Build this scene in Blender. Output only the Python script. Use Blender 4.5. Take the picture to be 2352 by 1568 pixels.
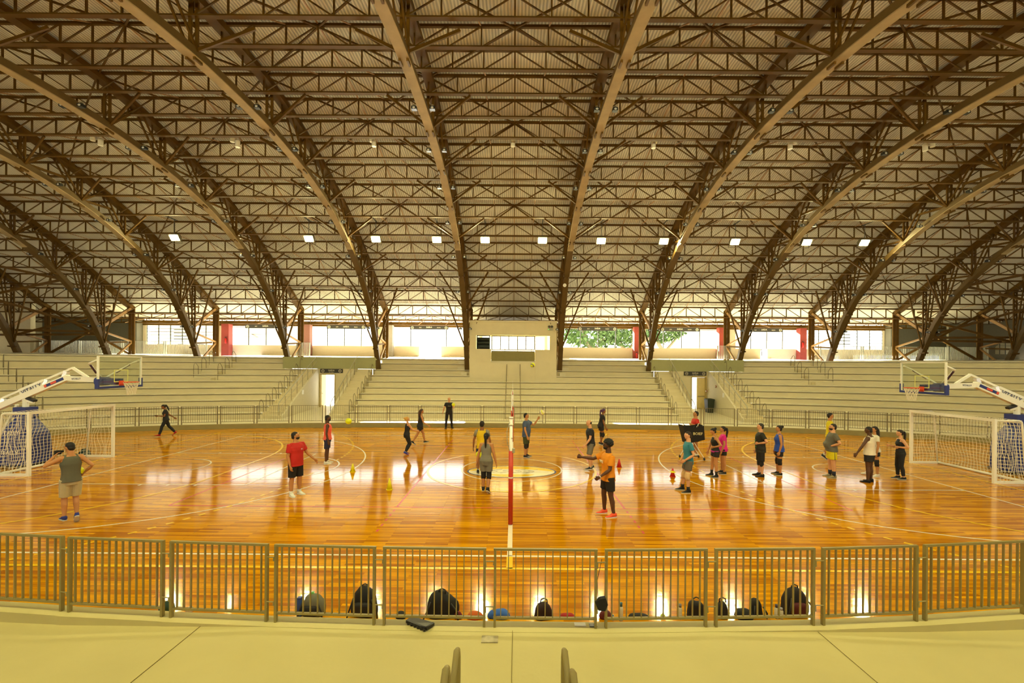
import bpy, bmesh, math, random
from mathutils import Vector, Matrix, noise
random.seed(7)
for o in list(bpy.data.objects): bpy.data.objects.remove(o)
SC = bpy.context.scene
COL = SC.collection
F, CH, CX, CY, ROLL = 1034.0, 3.74, 1181.0, 840.0, 0.0075
# ---------------------------------------------------------------- camera
cam = bpy.data.objects.new('camera', bpy.data.cameras.new('camera')); COL.objects.link(cam)
cam.data.sensor_width = 36; cam.data.lens = 36*F/2352
cam.data.shift_x = -(CX-1176)/2352; cam.data.shift_y = (CY-784)/2352
cam.location = (0.06, 0, CH); cam.rotation_euler = (math.pi/2, -ROLL, 0)
cam.data.clip_end = 500; SC.camera = cam
# ---------------------------------------------------------------- world, exposure
W = bpy.data.worlds.new('sky'); SC.world = W; W.use_nodes = True
nt = W.node_tree; nt.nodes.clear()
wo = nt.nodes.new('ShaderNodeOutputWorld'); bg = nt.nodes.new('ShaderNodeBackground')
bg.inputs[0].default_value = (1.0, 0.97, 0.90, 1); bg.inputs[1].default_value = 4.8
nt.links.new(bg.outputs[0], wo.inputs[0])
sun = bpy.data.objects.new('sun', bpy.data.lights.new('sun', 'SUN')); COL.objects.link(sun)
sun.data.energy = 150; sun.data.color = (1, .96, .86); sun.data.angle = .02
sun.rotation_euler = Vector((.10, -.90, -.42)).to_track_quat('-Z', 'Y').to_euler()
SC.view_settings.view_transform = 'Standard'; SC.view_settings.look = 'None'
SC.view_settings.gamma = 1; SC.view_settings.use_curve_mapping = False
SC.view_settings.exposure = 0.0
LAMP_W = 1500.0; LAMP_COL = (1.0, 0.86, 0.52)
# ---------------------------------------------------------------- helpers
def lin(c):
    if isinstance(c, str): c = tuple(int(c[i:i+2], 16) for i in (0, 2, 4))
    return tuple(((v/255)/12.92 if v/255 <= .04045 else ((v/255+.055)/1.055)**2.4) for v in c)
MATS = {}
def mat(name, col, rough=.6, metal=0, var=.12, scale=6, bump=0, emit=None, spec=.5, bscale=60, ecol=None):
    if name in MATS: return MATS[name]
    m = bpy.data.materials.new(name); m.use_nodes = True; n = m.node_tree.nodes; l = m.node_tree.links
    b = n['Principled BSDF']; c = lin(col)
    b.inputs['Roughness'].default_value = rough; b.inputs['Metallic'].default_value = metal
    b.inputs['Specular IOR Level'].default_value = spec
    if var:
        tc = n.new('ShaderNodeTexCoord'); nz = n.new('ShaderNodeTexNoise'); nz.inputs['Scale'].default_value = scale
        nz.inputs['Detail'].default_value = 4
        mx = n.new('ShaderNodeMix'); mx.data_type = 'RGBA'
        mx.inputs[6].default_value = tuple(v*(1-var) for v in c)+(1,); mx.inputs[7].default_value = tuple(min(1, v*(1+var)) for v in c)+(1,)
        l.new(tc.outputs['Object'], nz.inputs['Vector']); l.new(nz.outputs['Fac'], mx.inputs[0]); l.new(mx.outputs[2], b.inputs['Base Color'])
        if bump:
            n2 = n.new('ShaderNodeTexNoise'); n2.inputs['Scale'].default_value = bscale
            bp = n.new('ShaderNodeBump'); bp.inputs['Strength'].default_value = bump; bp.inputs['Distance'].default_value = .01
            l.new(tc.outputs['Object'], n2.inputs['Vector']); l.new(n2.outputs['Fac'], bp.inputs['Height']); l.new(bp.outputs[0], b.inputs['Normal'])
    else: b.inputs['Base Color'].default_value = c+(1,)
    if emit: b.inputs['Emission Color'].default_value = (ecol or c)+(1,); b.inputs['Emission Strength'].default_value = emit
    MATS[name] = m; return m
def ray(px, py):
    u, v = px-CX, py-CY; c, s = math.cos(ROLL), math.sin(ROLL)
    return Vector((c*u+s*v, F, s*u-c*v))
CAMP = Vector((0.06, 0, CH))
def G(px, py, z=0.0):
    d = ray(px, py); t = (z-CH)/d.z; return CAMP+d*t
def D(px, py, Y):
    d = ray(px, py); return CAMP+d*(Y/d.y)
def proj(p):
    x, y, z = p[0]-.06, p[1], p[2]-CH; c, s = math.cos(ROLL), math.sin(ROLL)
    a, b = c*x+s*z, -s*x+c*z
    return CX+F*a/y, CY-F*b/y
def at_px(px, Y, z):  # world x at column px for a point at depth Y, height z
    return (px-CX)*Y/F + .06 - ROLL*(z-CH)
class MB:
    def __init__(s): s.v = []; s.f = []
    def quad(s, *p):
        i = len(s.v); s.v += [tuple(q) for q in p]; s.f.append(tuple(range(i, i+len(p)))); return s
    def box(s, x0, x1, y0, y1, z0, z1):
        e = ((len(s.v)//8) % 6)*.0004; x0, x1 = min(x0, x1)+e, max(x0, x1)-e; y0, y1 = min(y0, y1)+e, max(y0, y1)-e; z0, z1 = min(z0, z1)+e, max(z0, z1)-e
        i = len(s.v)
        s.v += [(x0,y0,z0),(x1,y0,z0),(x1,y1,z0),(x0,y1,z0),(x0,y0,z1),(x1,y0,z1),(x1,y1,z1),(x0,y1,z1)]
        s.f += [tuple(i+k for k in q) for q in ((0,3,2,1),(4,5,6,7),(0,1,5,4),(1,2,6,5),(2,3,7,6),(3,0,4,7))]; return s
    def bar(s, a, b, w, h=None, up=(0,0,1)):
        a, b = Vector(a), Vector(b); h = w if h is None else h; d = b-a; e = ((len(s.v)//8) % 6)*.0004; w -= e; h -= e
        if d.length < 1e-6: return s
        d.normalize(); u = Vector(up)
        if abs(d.dot(u)) > .98: u = Vector((1,0,0))
        r = d.cross(u).normalized(); u = r.cross(d).normalized(); r *= w/2; u *= h/2
        i = len(s.v); s.v += [tuple(p) for p in (a-r-u,a+r-u,a+r+u,a-r+u,b-r-u,b+r-u,b+r+u,b-r+u)]
        s.f += [tuple(i+k for k in q) for q in ((0,1,2,3),(7,6,5,4),(0,4,5,1),(1,5,6,2),(2,6,7,3),(3,7,4,0))]; return s
    def tube(s, pts, r, n=8, r2=None, cap=True):
        pts = [Vector(p) for p in pts]; N = len(pts); base = len(s.v); pu = None
        rs = r if isinstance(r, (list, tuple)) else [r + ((r2-r)*k/(N-1) if r2 is not None else 0) for k in range(N)]
        for k, p in enumerate(pts):
            d = (pts[min(k+1, N-1)]-pts[max(k-1, 0)]).normalized()
            u = pu if pu is not None else (Vector((0,0,1)) if abs(d.z) < .9 else Vector((1,0,0)))
            x = d.cross(u).normalized(); u = x.cross(d).normalized(); pu = u
            for j in range(n):
                t = 2*math.pi*j/n; s.v.append(tuple(p+(x*math.cos(t)+u*math.sin(t))*rs[k]))
        for k in range(N-1):
            for j in range(n):
                a = base+k*n+j; b = base+k*n+(j+1) % n; s.f.append((a, b, b+n, a+n))
        if cap: s.f.append(tuple(base+j for j in range(n))[::-1]); s.f.append(tuple(base+(N-1)*n+j for j in range(n)))
        return s
    def ell(s, c, r, rot=None, n=16, m=10, pw=1.0):
        c = Vector(c); base = len(s.v); rx, ry, rz = r if isinstance(r, (tuple, list)) else (r, r, r)
        sp = lambda q: math.copysign(abs(q)**pw, q)
        s0 = Vector((0,0,-rz)); s1 = Vector((0,0,rz)); P = [s0]
        for k in range(1, m):
            ph = -math.pi/2+math.pi*k/m
            for j in range(n):
                t = 2*math.pi*j/n
                P.append(Vector((rx*sp(math.cos(ph))*sp(math.cos(t)), ry*sp(math.cos(ph))*sp(math.sin(t)), rz*sp(math.sin(ph)))))
        P.append(s1)
        for p in P: s.v.append(tuple(c+(rot @ p if rot is not None else p)))
        for j in range(n): s.f.append((base, base+1+(j+1) % n, base+1+j))
        for k in range(m-2):
            for j in range(n):
                a = base+1+k*n+j; b = base+1+k*n+(j+1) % n; s.f.append((a, b, b+n, a+n))
        L = base+1+(m-1)*n
        for j in range(n): s.f.append((L, L-n+j, L-n+(j+1) % n))
        return s
    def loft(s, rings):   # list of rings (equal length lists of points), closed, capped
        n = len(rings[0]); base = len(s.v)
        for r in rings: s.v += [tuple(p) for p in r]
        for k in range(len(rings)-1):
            for j in range(n):
                a = base+k*n+j; b = base+k*n+(j+1) % n; s.f.append((a, b, b+n, a+n))
        s.f.append(tuple(base+j for j in range(n))[::-1]); s.f.append(tuple(base+(len(rings)-1)*n+j for j in range(n)))
        return s
    def prism(s, poly, a, b, axis='y'):   # polygon in the plane normal to axis, extruded
        mk = {'y': lambda p, t: (p[0], t, p[1]), 'x': lambda p, t: (t, p[0], p[1]), 'z': lambda p, t: (p[0], p[1], t)}[axis]
        return s.loft([[mk(p, a) for p in poly], [mk(p, b) for p in poly]])
    def mesh(s, name, smooth=False):
        me = bpy.data.meshes.new(name); me.from_pydata(s.v, [], s.f); me.validate()
        bm = bmesh.new(); bm.from_mesh(me); bmesh.ops.recalc_face_normals(bm, faces=bm.faces); bm.to_mesh(me); bm.free()
        if smooth: me.polygons.foreach_set('use_smooth', [True]*len(me.polygons))
        return me
    def build(s, name, m, parent=None, smooth=False):
        me = s.mesh(name, smooth); me.materials.append(m)
        o = bpy.data.objects.new(name, me); COL.objects.link(o)
        if parent is not None: o.parent = parent; o.matrix_parent_inverse = PW(parent).inverted()
        return o
def face_up(o):
    bm = bmesh.new(); bm.from_mesh(o.data); bm.normal_update()
    for f in bm.faces:
        if f.normal.z < -1e-4: f.normal_flip()
    bm.to_mesh(o.data); bm.free(); return o
def PW(o):
    m = o.matrix_basis.copy()
    if o.parent: m = PW(o.parent) @ o.matrix_parent_inverse @ m
    return m
def tag(o, label=None, cat=None, group=None, kind=None):
    if label: o['label'] = label
    if cat: o['category'] = cat
    if group: o['group'] = group
    if kind: o['kind'] = kind
    return o
def struct(o, label=None): return tag(o, label, None, None, 'structure')
def thing(name, label, cat, loc=(0,0,0), rz=0, group=None):
    o = bpy.data.objects.new(name, None); COL.objects.link(o); o.location = loc; o.rotation_euler = (0,0,rz)
    o.empty_display_size = .2; return tag(o, label, cat, group)
def copy_tree(o, loc=None, rz=None, label=None, group=None, parent=None):
    c = o.copy(); COL.objects.link(c)
    if parent: mi = o.matrix_parent_inverse.copy(); c.parent = parent; c.matrix_parent_inverse = mi
    for ch in list(o.children): copy_tree(ch, parent=c)
    if loc is not None: c.location = loc
    if rz is not None: c.rotation_euler = (0,0,rz)
    if label: c['label'] = label
    if group: c['group'] = group
    return c
ORD = ['first','second','third','fourth','fifth','sixth','seventh','eighth','ninth','tenth','eleventh','twelfth','thirteenth','fourteenth','fifteenth','sixteenth','seventeenth','eighteenth','nineteenth','twentieth']
ORD += ['twenty-'+q for q in ORD[:9]]+['thirtieth']+['thirty-'+q for q in ORD[:9]]
def text(name, s, size, m, parent, M, ext=.002, align='CENTER'):
    cu = bpy.data.curves.new(name, 'FONT'); cu.body = s; cu.size = size; cu.extrude = ext; cu.align_x = align; cu.align_y = 'CENTER'; cu.resolution_u = 2
    t = bpy.data.objects.new('tmp', cu); COL.objects.link(t)
    me = bpy.data.meshes.new_from_object(t.evaluated_get(bpy.context.evaluated_depsgraph_get())); bpy.data.objects.remove(t)
    me.name = name; me.transform(M); me.materials.clear(); me.materials.append(m)
    o = bpy.data.objects.new(name, me); COL.objects.link(o)
    if parent is not None: o.parent = parent; o.matrix_parent_inverse = PW(parent).inverted()
    return o
def face_mat(origin, xdir, updir):   # text frame: x along xdir, y along updir
    x = Vector(xdir).normalized(); y = Vector(updir).normalized(); z = x.cross(y).normalized()
    M = Matrix((x, y, z)).transposed().to_4x4(); M.translation = Vector(origin); return M
def interp(tab, x):
    if x <= tab[0][0]: return tab[0][1]
    for (a, p), (b, q) in zip(tab, tab[1:]):
        if x <= b: return p+(q-p)*(x-a)/(b-a)
    return tab[-1][1]
# ---------------------------------------------------------------- materials
def stripes_mat():
    m = bpy.data.materials.new('corrugated_roof'); m.use_nodes = True; n = m.node_tree.nodes; l = m.node_tree.links; b = n['Principled BSDF']
    b.inputs['Roughness'].default_value = .55
    tc = n.new('ShaderNodeTexCoord'); wv = n.new('ShaderNodeTexWave'); wv.bands_direction = 'X'; wv.inputs['Scale'].default_value = 2.6
    l.new(tc.outputs['Object'], wv.inputs['Vector'])
    nz = n.new('ShaderNodeTexNoise'); nz.inputs['Scale'].default_value = .5; nz.inputs['Detail'].default_value = 5; l.new(tc.outputs['Object'], nz.inputs['Vector'])
    mx = n.new('ShaderNodeMix'); mx.data_type = 'RGBA'; mx.inputs[6].default_value = lin('b0a688')+(1,); mx.inputs[7].default_value = lin('ece4cc')+(1,)
    l.new(nz.outputs['Fac'], mx.inputs[0])
    m2 = n.new('ShaderNodeMix'); m2.data_type = 'RGBA'; m2.blend_type = 'MULTIPLY'; m2.inputs[0].default_value = .5
    l.new(mx.outputs[2], m2.inputs[6]); l.new(wv.outputs['Color'], m2.inputs[7]); l.new(m2.outputs[2], b.inputs['Base Color'])
    bp = n.new('ShaderNodeBump'); bp.inputs['Strength'].default_value = .6; bp.inputs['Distance'].default_value = .03
    l.new(wv.outputs['Fac'], bp.inputs['Height']); l.new(bp.outputs[0], b.inputs['Normal'])
    # thin fibre-cement sheet lets a little daylight through
    tr = n.new('ShaderNodeBsdfTranslucent'); tr.inputs[0].default_value = lin('e8d8b0')+(1,)
    ms = n.new('ShaderNodeMixShader'); ms.inputs[0].default_value = .002
    out = n['Material Output']; l.new(b.outputs[0], ms.inputs[1]); l.new(tr.outputs[0], ms.inputs[2]); l.new(ms.outputs[0], out.inputs[0])
    return m
def wood_mat():
    m = bpy.data.materials.new('varnished_floorboards'); m.use_nodes = True; n = m.node_tree.nodes; l = m.node_tree.links; b = n['Principled BSDF']
    tc = n.new('ShaderNodeTexCoord')
    br = n.new('ShaderNodeTexBrick'); br.offset = .37; br.inputs['Scale'].default_value = 1
    br.inputs['Brick Width'].default_value = 1.3; br.inputs['Row Height'].default_value = .075; br.inputs['Mortar Size'].default_value = .0012
    br.inputs['Color1'].default_value = lin('b06c00')+(1,); br.inputs['Color2'].default_value = lin('e8a600')+(1,); br.inputs['Mortar'].default_value = lin('7a4200')+(1,)
    l.new(tc.outputs['Object'], br.inputs['Vector'])
    mp = n.new('ShaderNodeMapping'); mp.inputs['Scale'].default_value = (.8, 15, 1); l.new(tc.outputs['Object'], mp.inputs['Vector'])
    nz = n.new('ShaderNodeTexNoise'); nz.inputs['Scale'].default_value = 1.6; nz.inputs['Detail'].default_value = 6; l.new(mp.outputs[0], nz.inputs['Vector'])
    cr = n.new('ShaderNodeValToRGB'); cr.color_ramp.elements[0].position = .3; cr.color_ramp.elements[0].color = (.72,.66,.6,1); cr.color_ramp.elements[1].position = .7; cr.color_ramp.elements[1].color = (1.15,1.15,1.1,1)
    l.new(nz.outputs['Fac'], cr.inputs[0])
    mx = n.new('ShaderNodeMix'); mx.data_type = 'RGBA'; mx.blend_type = 'MULTIPLY'; mx.inputs[0].default_value = 1
    l.new(br.outputs['Color'], mx.inputs[6]); l.new(cr.outputs[0], mx.inputs[7]); l.new(mx.outputs[2], b.inputs['Base Color'])
    b.inputs['Roughness'].default_value = .085; b.inputs['IOR'].default_value = 1.42
    mp2 = n.new('ShaderNodeMapping'); mp2.inputs['Scale'].default_value = (.45, 6.5, 1); l.new(tc.outputs['Object'], mp2.inputs['Vector'])
    n2 = n.new('ShaderNodeTexNoise'); n2.inputs['Scale'].default_value = 1.0; n2.inputs['Detail'].default_value = 3; l.new(mp2.outputs[0], n2.inputs['Vector'])
    bp = n.new('ShaderNodeBump'); bp.inputs['Strength'].default_value = .4; bp.inputs['Distance'].default_value = .004
    l.new(n2.outputs['Fac'], bp.inputs['Height']); l.new(bp.outputs[0], b.inputs['Normal'])
    return m, (n2, bp)
M_roof = stripes_mat(); M_wood, _ = wood_mat()
def gloss_line(name, col):
    m = mat(name, col, .18, var=.05, scale=3); return m
M_white_l = gloss_line('white_line_paint', 'f3ead0'); M_yel_l = gloss_line('yellow_line_paint', 'f2c500'); M_red_l = gloss_line('pink_line_paint', 'd4524a'); M_blue_l = gloss_line('blue_line_paint', '2f4a8c')
M_steel = mat('brown_painted_steel', '5a3e06', .6, var=.25, scale=3, spec=.2)
M_chord = mat('weathered_chord_underside', 'a08c68', .7, var=.45, scale=1.6, spec=.2)
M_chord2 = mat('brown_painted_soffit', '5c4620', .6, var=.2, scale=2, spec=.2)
M_arch_side = mat('olive_brown_chord_paint', '5c461a', .5, var=.2)
M_cream = mat('cream_painted_concrete', 'ddd2ac', .75, var=.08, scale=1.5, bump=.2)
M_tread = mat('pale_concrete_tread', 'e0d8b8', .28, var=.08, scale=2)
M_kerb = mat('olive_concrete_kerb', '9c9360', .85, var=.18, scale=3, bump=.3)
M_walk = mat('smooth_yellowish_concrete', 'cabf80', .6, var=.12, scale=.8, bump=.35, bscale=9)
M_green = mat('sage_painted_concrete', 'a8a878', .8, var=.06)
M_rail = mat('khaki_painted_rail', '96884c', .45, var=.08)
M_railf = mat('grey_brown_rail', '857a5c', .5, var=.1)
M_silver = mat('galvanised_rail', 'b8b8a8', .3, .6, var=.05)
M_wallw = mat('offwhite_wall', 'd8d0b4', .8, var=.06)
M_parw = mat('peach_parapet_wall', 'cfc0a4', .8, var=.05)
M_redp = mat('brick_red_pillar', '8c3428', .75, var=.2, scale=5)
M_white = mat('white_enamel', 'eceadf', .35, var=.03)
M_dark = mat('dark_sign_board', '33302a', .5, var=.05)
M_blk = mat('black_plastic', '101010', .5, var=.2)
M_blue = mat('navy_padding', '1c2c78', .5, var=.1)
M_steelg = mat('grey_window_steel', '4a4a44', .5, var=.05)
M_net = mat('white_cord', 'e6e0cc', .8, var=.05)
def glass_mat(name, col, rough=.02, alpha=.12):
    m = bpy.data.materials.new(name); m.use_nodes = True; n = m.node_tree.nodes; l = m.node_tree.links; n.remove(n['Principled BSDF'])
    t = n.new('ShaderNodeBsdfTransparent'); t.inputs[0].default_value = lin(col)+(1,); g = n.new('ShaderNodeBsdfGlossy'); g.inputs['Roughness'].default_value = rough
    fr = n.new('ShaderNodeLayerWeight'); fr.inputs[0].default_value = .12; ms = n.new('ShaderNodeMixShader')
    l.new(fr.outputs[1], ms.inputs[0]); l.new(t.outputs[0], ms.inputs[1]); l.new(g.outputs[0], ms.inputs[2]); l.new(ms.outputs[0], n['Material Output'].inputs[0]); MATS[name] = m; return m
M_glass = glass_mat('clear_glass', 'f6faf4'); M_wglass = glass_mat('window_glass', 'f4f8f2')
# ================================================================ setting: court, walkway, stands
YC = 16.35
def sup(a, b, x, n=2.5): return b*max(0, 1-(abs(x)/a)**n)**(1/n)
def ringpt(Y0, s, n=2.5):
    """point of the oval whose far apex is at depth Y0, curve parameter s (metres of x up to 24, then round the end)"""
    a = 27.5+(Y0-27.2); b = Y0-YC
    if abs(s) <= 24: return (s, YC+sup(a, b, s, n))
    t = min(1, (abs(s)-24)/10.0); x = 24+(a-24)*math.sin(t*math.pi/2)
    y = YC+sup(a, b, x, n)
    if abs(s) > 34: x = a; y = YC-(abs(s)-34)
    return (math.copysign(x, s), y)
fl = MB(); fl.quad((-45,-2,0),(45,-2,0),(45,34,0),(-45,34,0))
floor = struct(fl.build('floor', M_wood))
def strip(mb, pts, w, z):
    for (x0, y0), (x1, y1) in zip(pts, pts[1:]):
        d = Vector((x1-x0, y1-y0)); L = d.length
        if L < 1e-5: continue
        d /= L; n = Vector((-d.y, d.x))*w/2; e = d*0.0
        mb.quad((x0+n.x-e.x, y0+n.y-e.y, z), (x0-n.x-e.x, y0-n.y-e.y, z), (x1-n.x+e.x, y1-n.y+e.y, z), (x1+n.x+e.x, y1+n.y+e.y, z))
def arc(cx, cy, r, a0, a1, n=64): return [(cx+r*math.cos(a0+(a1-a0)*k/n), cy+r*math.sin(a0+(a1-a0)*k/n)) for k in range(n+1)]
PI = math.pi
wl, yl, rl = MB(), MB(), MB()
Zw, Zy, Zr = .0030, .0045, .0018
def rect(mb, x0, x1, y0, y1, w, z): strip(mb, [(x0,y0),(x1,y0)], w, z); strip(mb, [(x1,y0),(x1,y1)], w, z); strip(mb, [(x1,y1),(x0,y1)], w, z); strip(mb, [(x0,y1),(x0,y0)], w, z)
rect(wl, -14, 14, YC-7.5, YC+7.5, .06, Zw)
strip(wl, [(0, YC-7.5), (0, YC+7.5)], .10, Zw)
strip(wl, arc(0, YC, 1.8, 0, 2*PI), .05, Zw)
for s in (-1, 1):
    hx = s*12.425; a = math.acos(6.6/6.75)
    strip(wl, [(s*13.96, YC-2.45), (s*8.2, YC-2.45)], .05, Zw-.0003); strip(wl, [(s*13.96, YC+2.45), (s*8.2, YC+2.45)], .05, Zw-.0003); strip(wl, [(s*8.2, YC-2.48), (s*8.2, YC+2.48)], .05, Zw+.0003)
    strip(wl, arc(s*8.2, YC, 1.8, PI/2 if s < 0 else PI/2, -PI/2 if s < 0 else 1.5*PI), .05, Zw)
    th = math.acos(6.6/6.75); b0 = math.asin(6.6/6.75)
    pts = arc(hx, YC, 6.75, b0, -b0) if s < 0 else arc(hx, YC, 6.75, PI-b0, PI+b0)
    strip(wl, [(s*14, pts[0][1])]+pts+[(s*14, pts[-1][1])], .05, Zw)
    strip(wl, arc(hx, YC, 1.25, PI/2, -PI/2) if s < 0 else arc(hx, YC, 1.25, PI/2, 1.5*PI), .05, Zw)
    for yy in (-1, 1):
        for q in (1.75, 2.6, 3.45, 4.3): strip(wl, [(s*(14-q), YC+yy*2.45), (s*(14-q), YC+yy*2.6)], .06, Zw)
    gx = s*15.85
    strip(yl, [(gx, 8.3), (gx, 24.45)], .08, Zy)
    pa = [(gx+(-s)*6*math.sin(t*PI/2/24), YC+1.5+6*math.cos(t*PI/2/24)) for t in range(25)]
    pb = [(x, 2*YC-y) for x, y in reversed(pa)]
    strip(yl, pa+pb, .08, Zy)
    for sg in (1, -1):
        k = 0
        while k < 40:
            t0 = k*PI/2/40; t1 = (k+.45)*PI/2/40
            f = lambda t: (gx-s*9*math.sin(t), YC+sg*(1.5+9*math.cos(t)))
            if abs(f(t0)[1]-YC) < 8.1: strip(yl, [f(t0), f(t1)], .08, Zy)
            k += 1
    for q in (-1.1, -.35, .4, 1.15): strip(yl, [(gx-s*9, YC+q), (gx-s*9, YC+q+.3)], .08, Zy)
    strip(yl, [(gx-s*.0, YC+3.5+.6), (gx-s*1.0, YC+4.1)], .06, Zy)
strip(yl, [(-15.85, 8.3), (15.85, 8.3)], .08, Zy); strip(yl, [(-15.85, 24.45), (15.85, 24.45)], .08, Zy)
strip(yl, arc(0, YC, 3.0, 0, 2*PI, 80), .08, Zy)
strip(yl, [(0, 8.3), (0, 8.82)], .12, Zy)
for x in (-5, 5, -10): strip(yl, [(x, 24.45), (x+.25, 25.0)], .08, Zy)
rect(rl, -9, 9, YC-4.5, YC+4.5, .05, Zr)
for x in (-3, 3):
    strip(rl, [(x, YC-4.5), (x, YC+4.5)], .05, Zr)
    for k in range(5): strip(rl, [(x, YC-4.7-.35*k), (x, YC-4.85-.35*k)], .05, Zr); strip(rl, [(x, YC+4.7+.35*k), (x, YC+4.85+.35*k)], .05, Zr)
face_up(wl.build('white_line', M_white_l, floor)); face_up(yl.build('yellow_line', M_yel_l, floor)); face_up(rl.build('pink_line', M_red_l, floor)); face_up(floor)
# centre emblem: a blue-rimmed oval in yellow and cream with a shield-like middle
def disc(mb, cx, cy, rx, ry, z, n=48): mb.quad(*[(cx+rx*math.cos(2*PI*k/n), cy+ry*math.sin(2*PI*k/n), z) for k in range(n)])
em = thing('centre_emblem', None, None); em.parent = floor
lx, ly = 0.0, 15.95
m1 = MB(); disc(m1, lx, ly, 1.58, .90, .0042); m1.build('blue_rim', M_blue_l, em)
m1 = MB(); disc(m1, lx, ly, 1.52, .84, .0048); m1.build('cream_field', M_white_l, em)
m1 = MB()
m1.quad(*[(lx+1.5*math.cos(t), ly+.82*math.sin(t), .0054) for t in [PI*k/24 for k in range(25)]] + [(lx-1.1, ly+.16, .0054), (lx-.5, ly+.34, .0054), (lx+.5, ly+.34, .0054), (lx+1.1, ly+.16, .0054)])
m1.quad(*[(lx+.95*math.cos(t), ly+.82*math.sin(t)-.0, .0054) for t in [PI+PI*.18+PI*.64*k/14 for k in range(15)]]); m1.build('yellow_field', M_yel_l, em)
m1 = MB()
for q in (-.6, -.2, .25, .7): strip(m1, [(lx+q-.2, ly-.25), (lx+q+.1, ly-.02), (lx+q-.12, ly+.1), (lx+q+.25, ly+.3)], .025, .006)
strip(m1, [(lx-1.3, ly-.1), (lx-.4, ly-.18), (lx+.5, ly-.14), (lx+1.3, ly-.05)], .02, .006); m1.build('blue_scroll', M_blue_l, em)
for o in em.children: face_up(o)
# ---- kerb, walkway, stands
YR = [29.6+.75*k for k in range(10)]                                     # riser depth of row k+1
ZR = [.67, 1.02, 1.38, 1.76, 2.15, 2.55, 2.98, 3.40, 3.88, 4.26]
KZ = .27
S_ALL = sorted(set([x for x in range(-48, 49)] + [x*.5 for x in range(-68, 69)]))
def ring_strip(mb, Ya, za, Yb, zb, s0, s1, cuts=()):
    ss = sorted(set([s for s in S_ALL if s0 < s < s1]+[s0, s1]))
    for a, b in zip(ss, ss[1:]):
        A, B, Cc, Dd = ringpt(Ya, a), ringpt(Ya, b), ringpt(Yb, b), ringpt(Yb, a)
        mb.quad((*A, za), (*B, za), (*Cc, zb), (*Dd, zb))
kb = MB(); ring_strip(kb, 27.2, 0, 27.2, KZ, -44, 44); struct(kb.build('trim_1', M_kerb))
wk = MB(); ring_strip(wk, 27.2, KZ, 29.7, KZ, -44, 44); struct(face_up(wk.build('floor_walkway', M_tread)))
GAPS = [(-15.85, -10.75), (10.75, 15.85)]
def segs(k):
    """s ranges of stand row k (0 based) outside the entrance gaps"""
    if k >= 8: g = [(-17.45, -10.5), (10.5, 17.45)]
    else: g = GAPS
    if k >= 7: g = [g[0], (-3.35, 3.35), g[1]]
    out = []; s = -44
    for a, b in g: out.append((s, a)); s = b
    out.append((s, 44)); return out
rs = MB(); td = MB()
for k in range(10):
    zb = KZ if k == 0 else ZR[k-1]; y1 = YR[k+1] if k < 9 else 36.4
    for a, b in segs(k):
        ring_strip(rs, YR[k], zb, YR[k], ZR[k]-.105, a, b)
        ring_strip(rs, YR[k], ZR[k]-.105, YR[k]+.16, ZR[k]-.105, a, b)
        ring_strip(rs, YR[k]+.16, ZR[k]-.105, YR[k]+.16, ZR[k]-.045, a, b)
        ring_strip(rs, YR[k]-.02, ZR[k]-.045, YR[k]+.16, ZR[k]-.045, a, b)
        if k < 9: ring_strip(td, YR[k]-.02, ZR[k], y1+.02, ZR[k], a, b)
        ring_strip(td, YR[k]-.02, ZR[k]-.045, YR[k]-.02, ZR[k], a, b)
        for s in (a, b):                                                # closing side faces at the gaps
            if abs(s) < 40:
                p, q = ringpt(YR[k], s), ringpt(YR[9], s); rs.quad((*p, zb), (*q, zb), (*q, ZR[k]), (*p, ZR[k]))
st = thing('grandstand', 'stepped cream concrete grandstand curving behind the far side of the court', 'grandstand')
rs.build('riser', M_cream, st); face_up(td.build('tread', M_tread, st))
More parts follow.
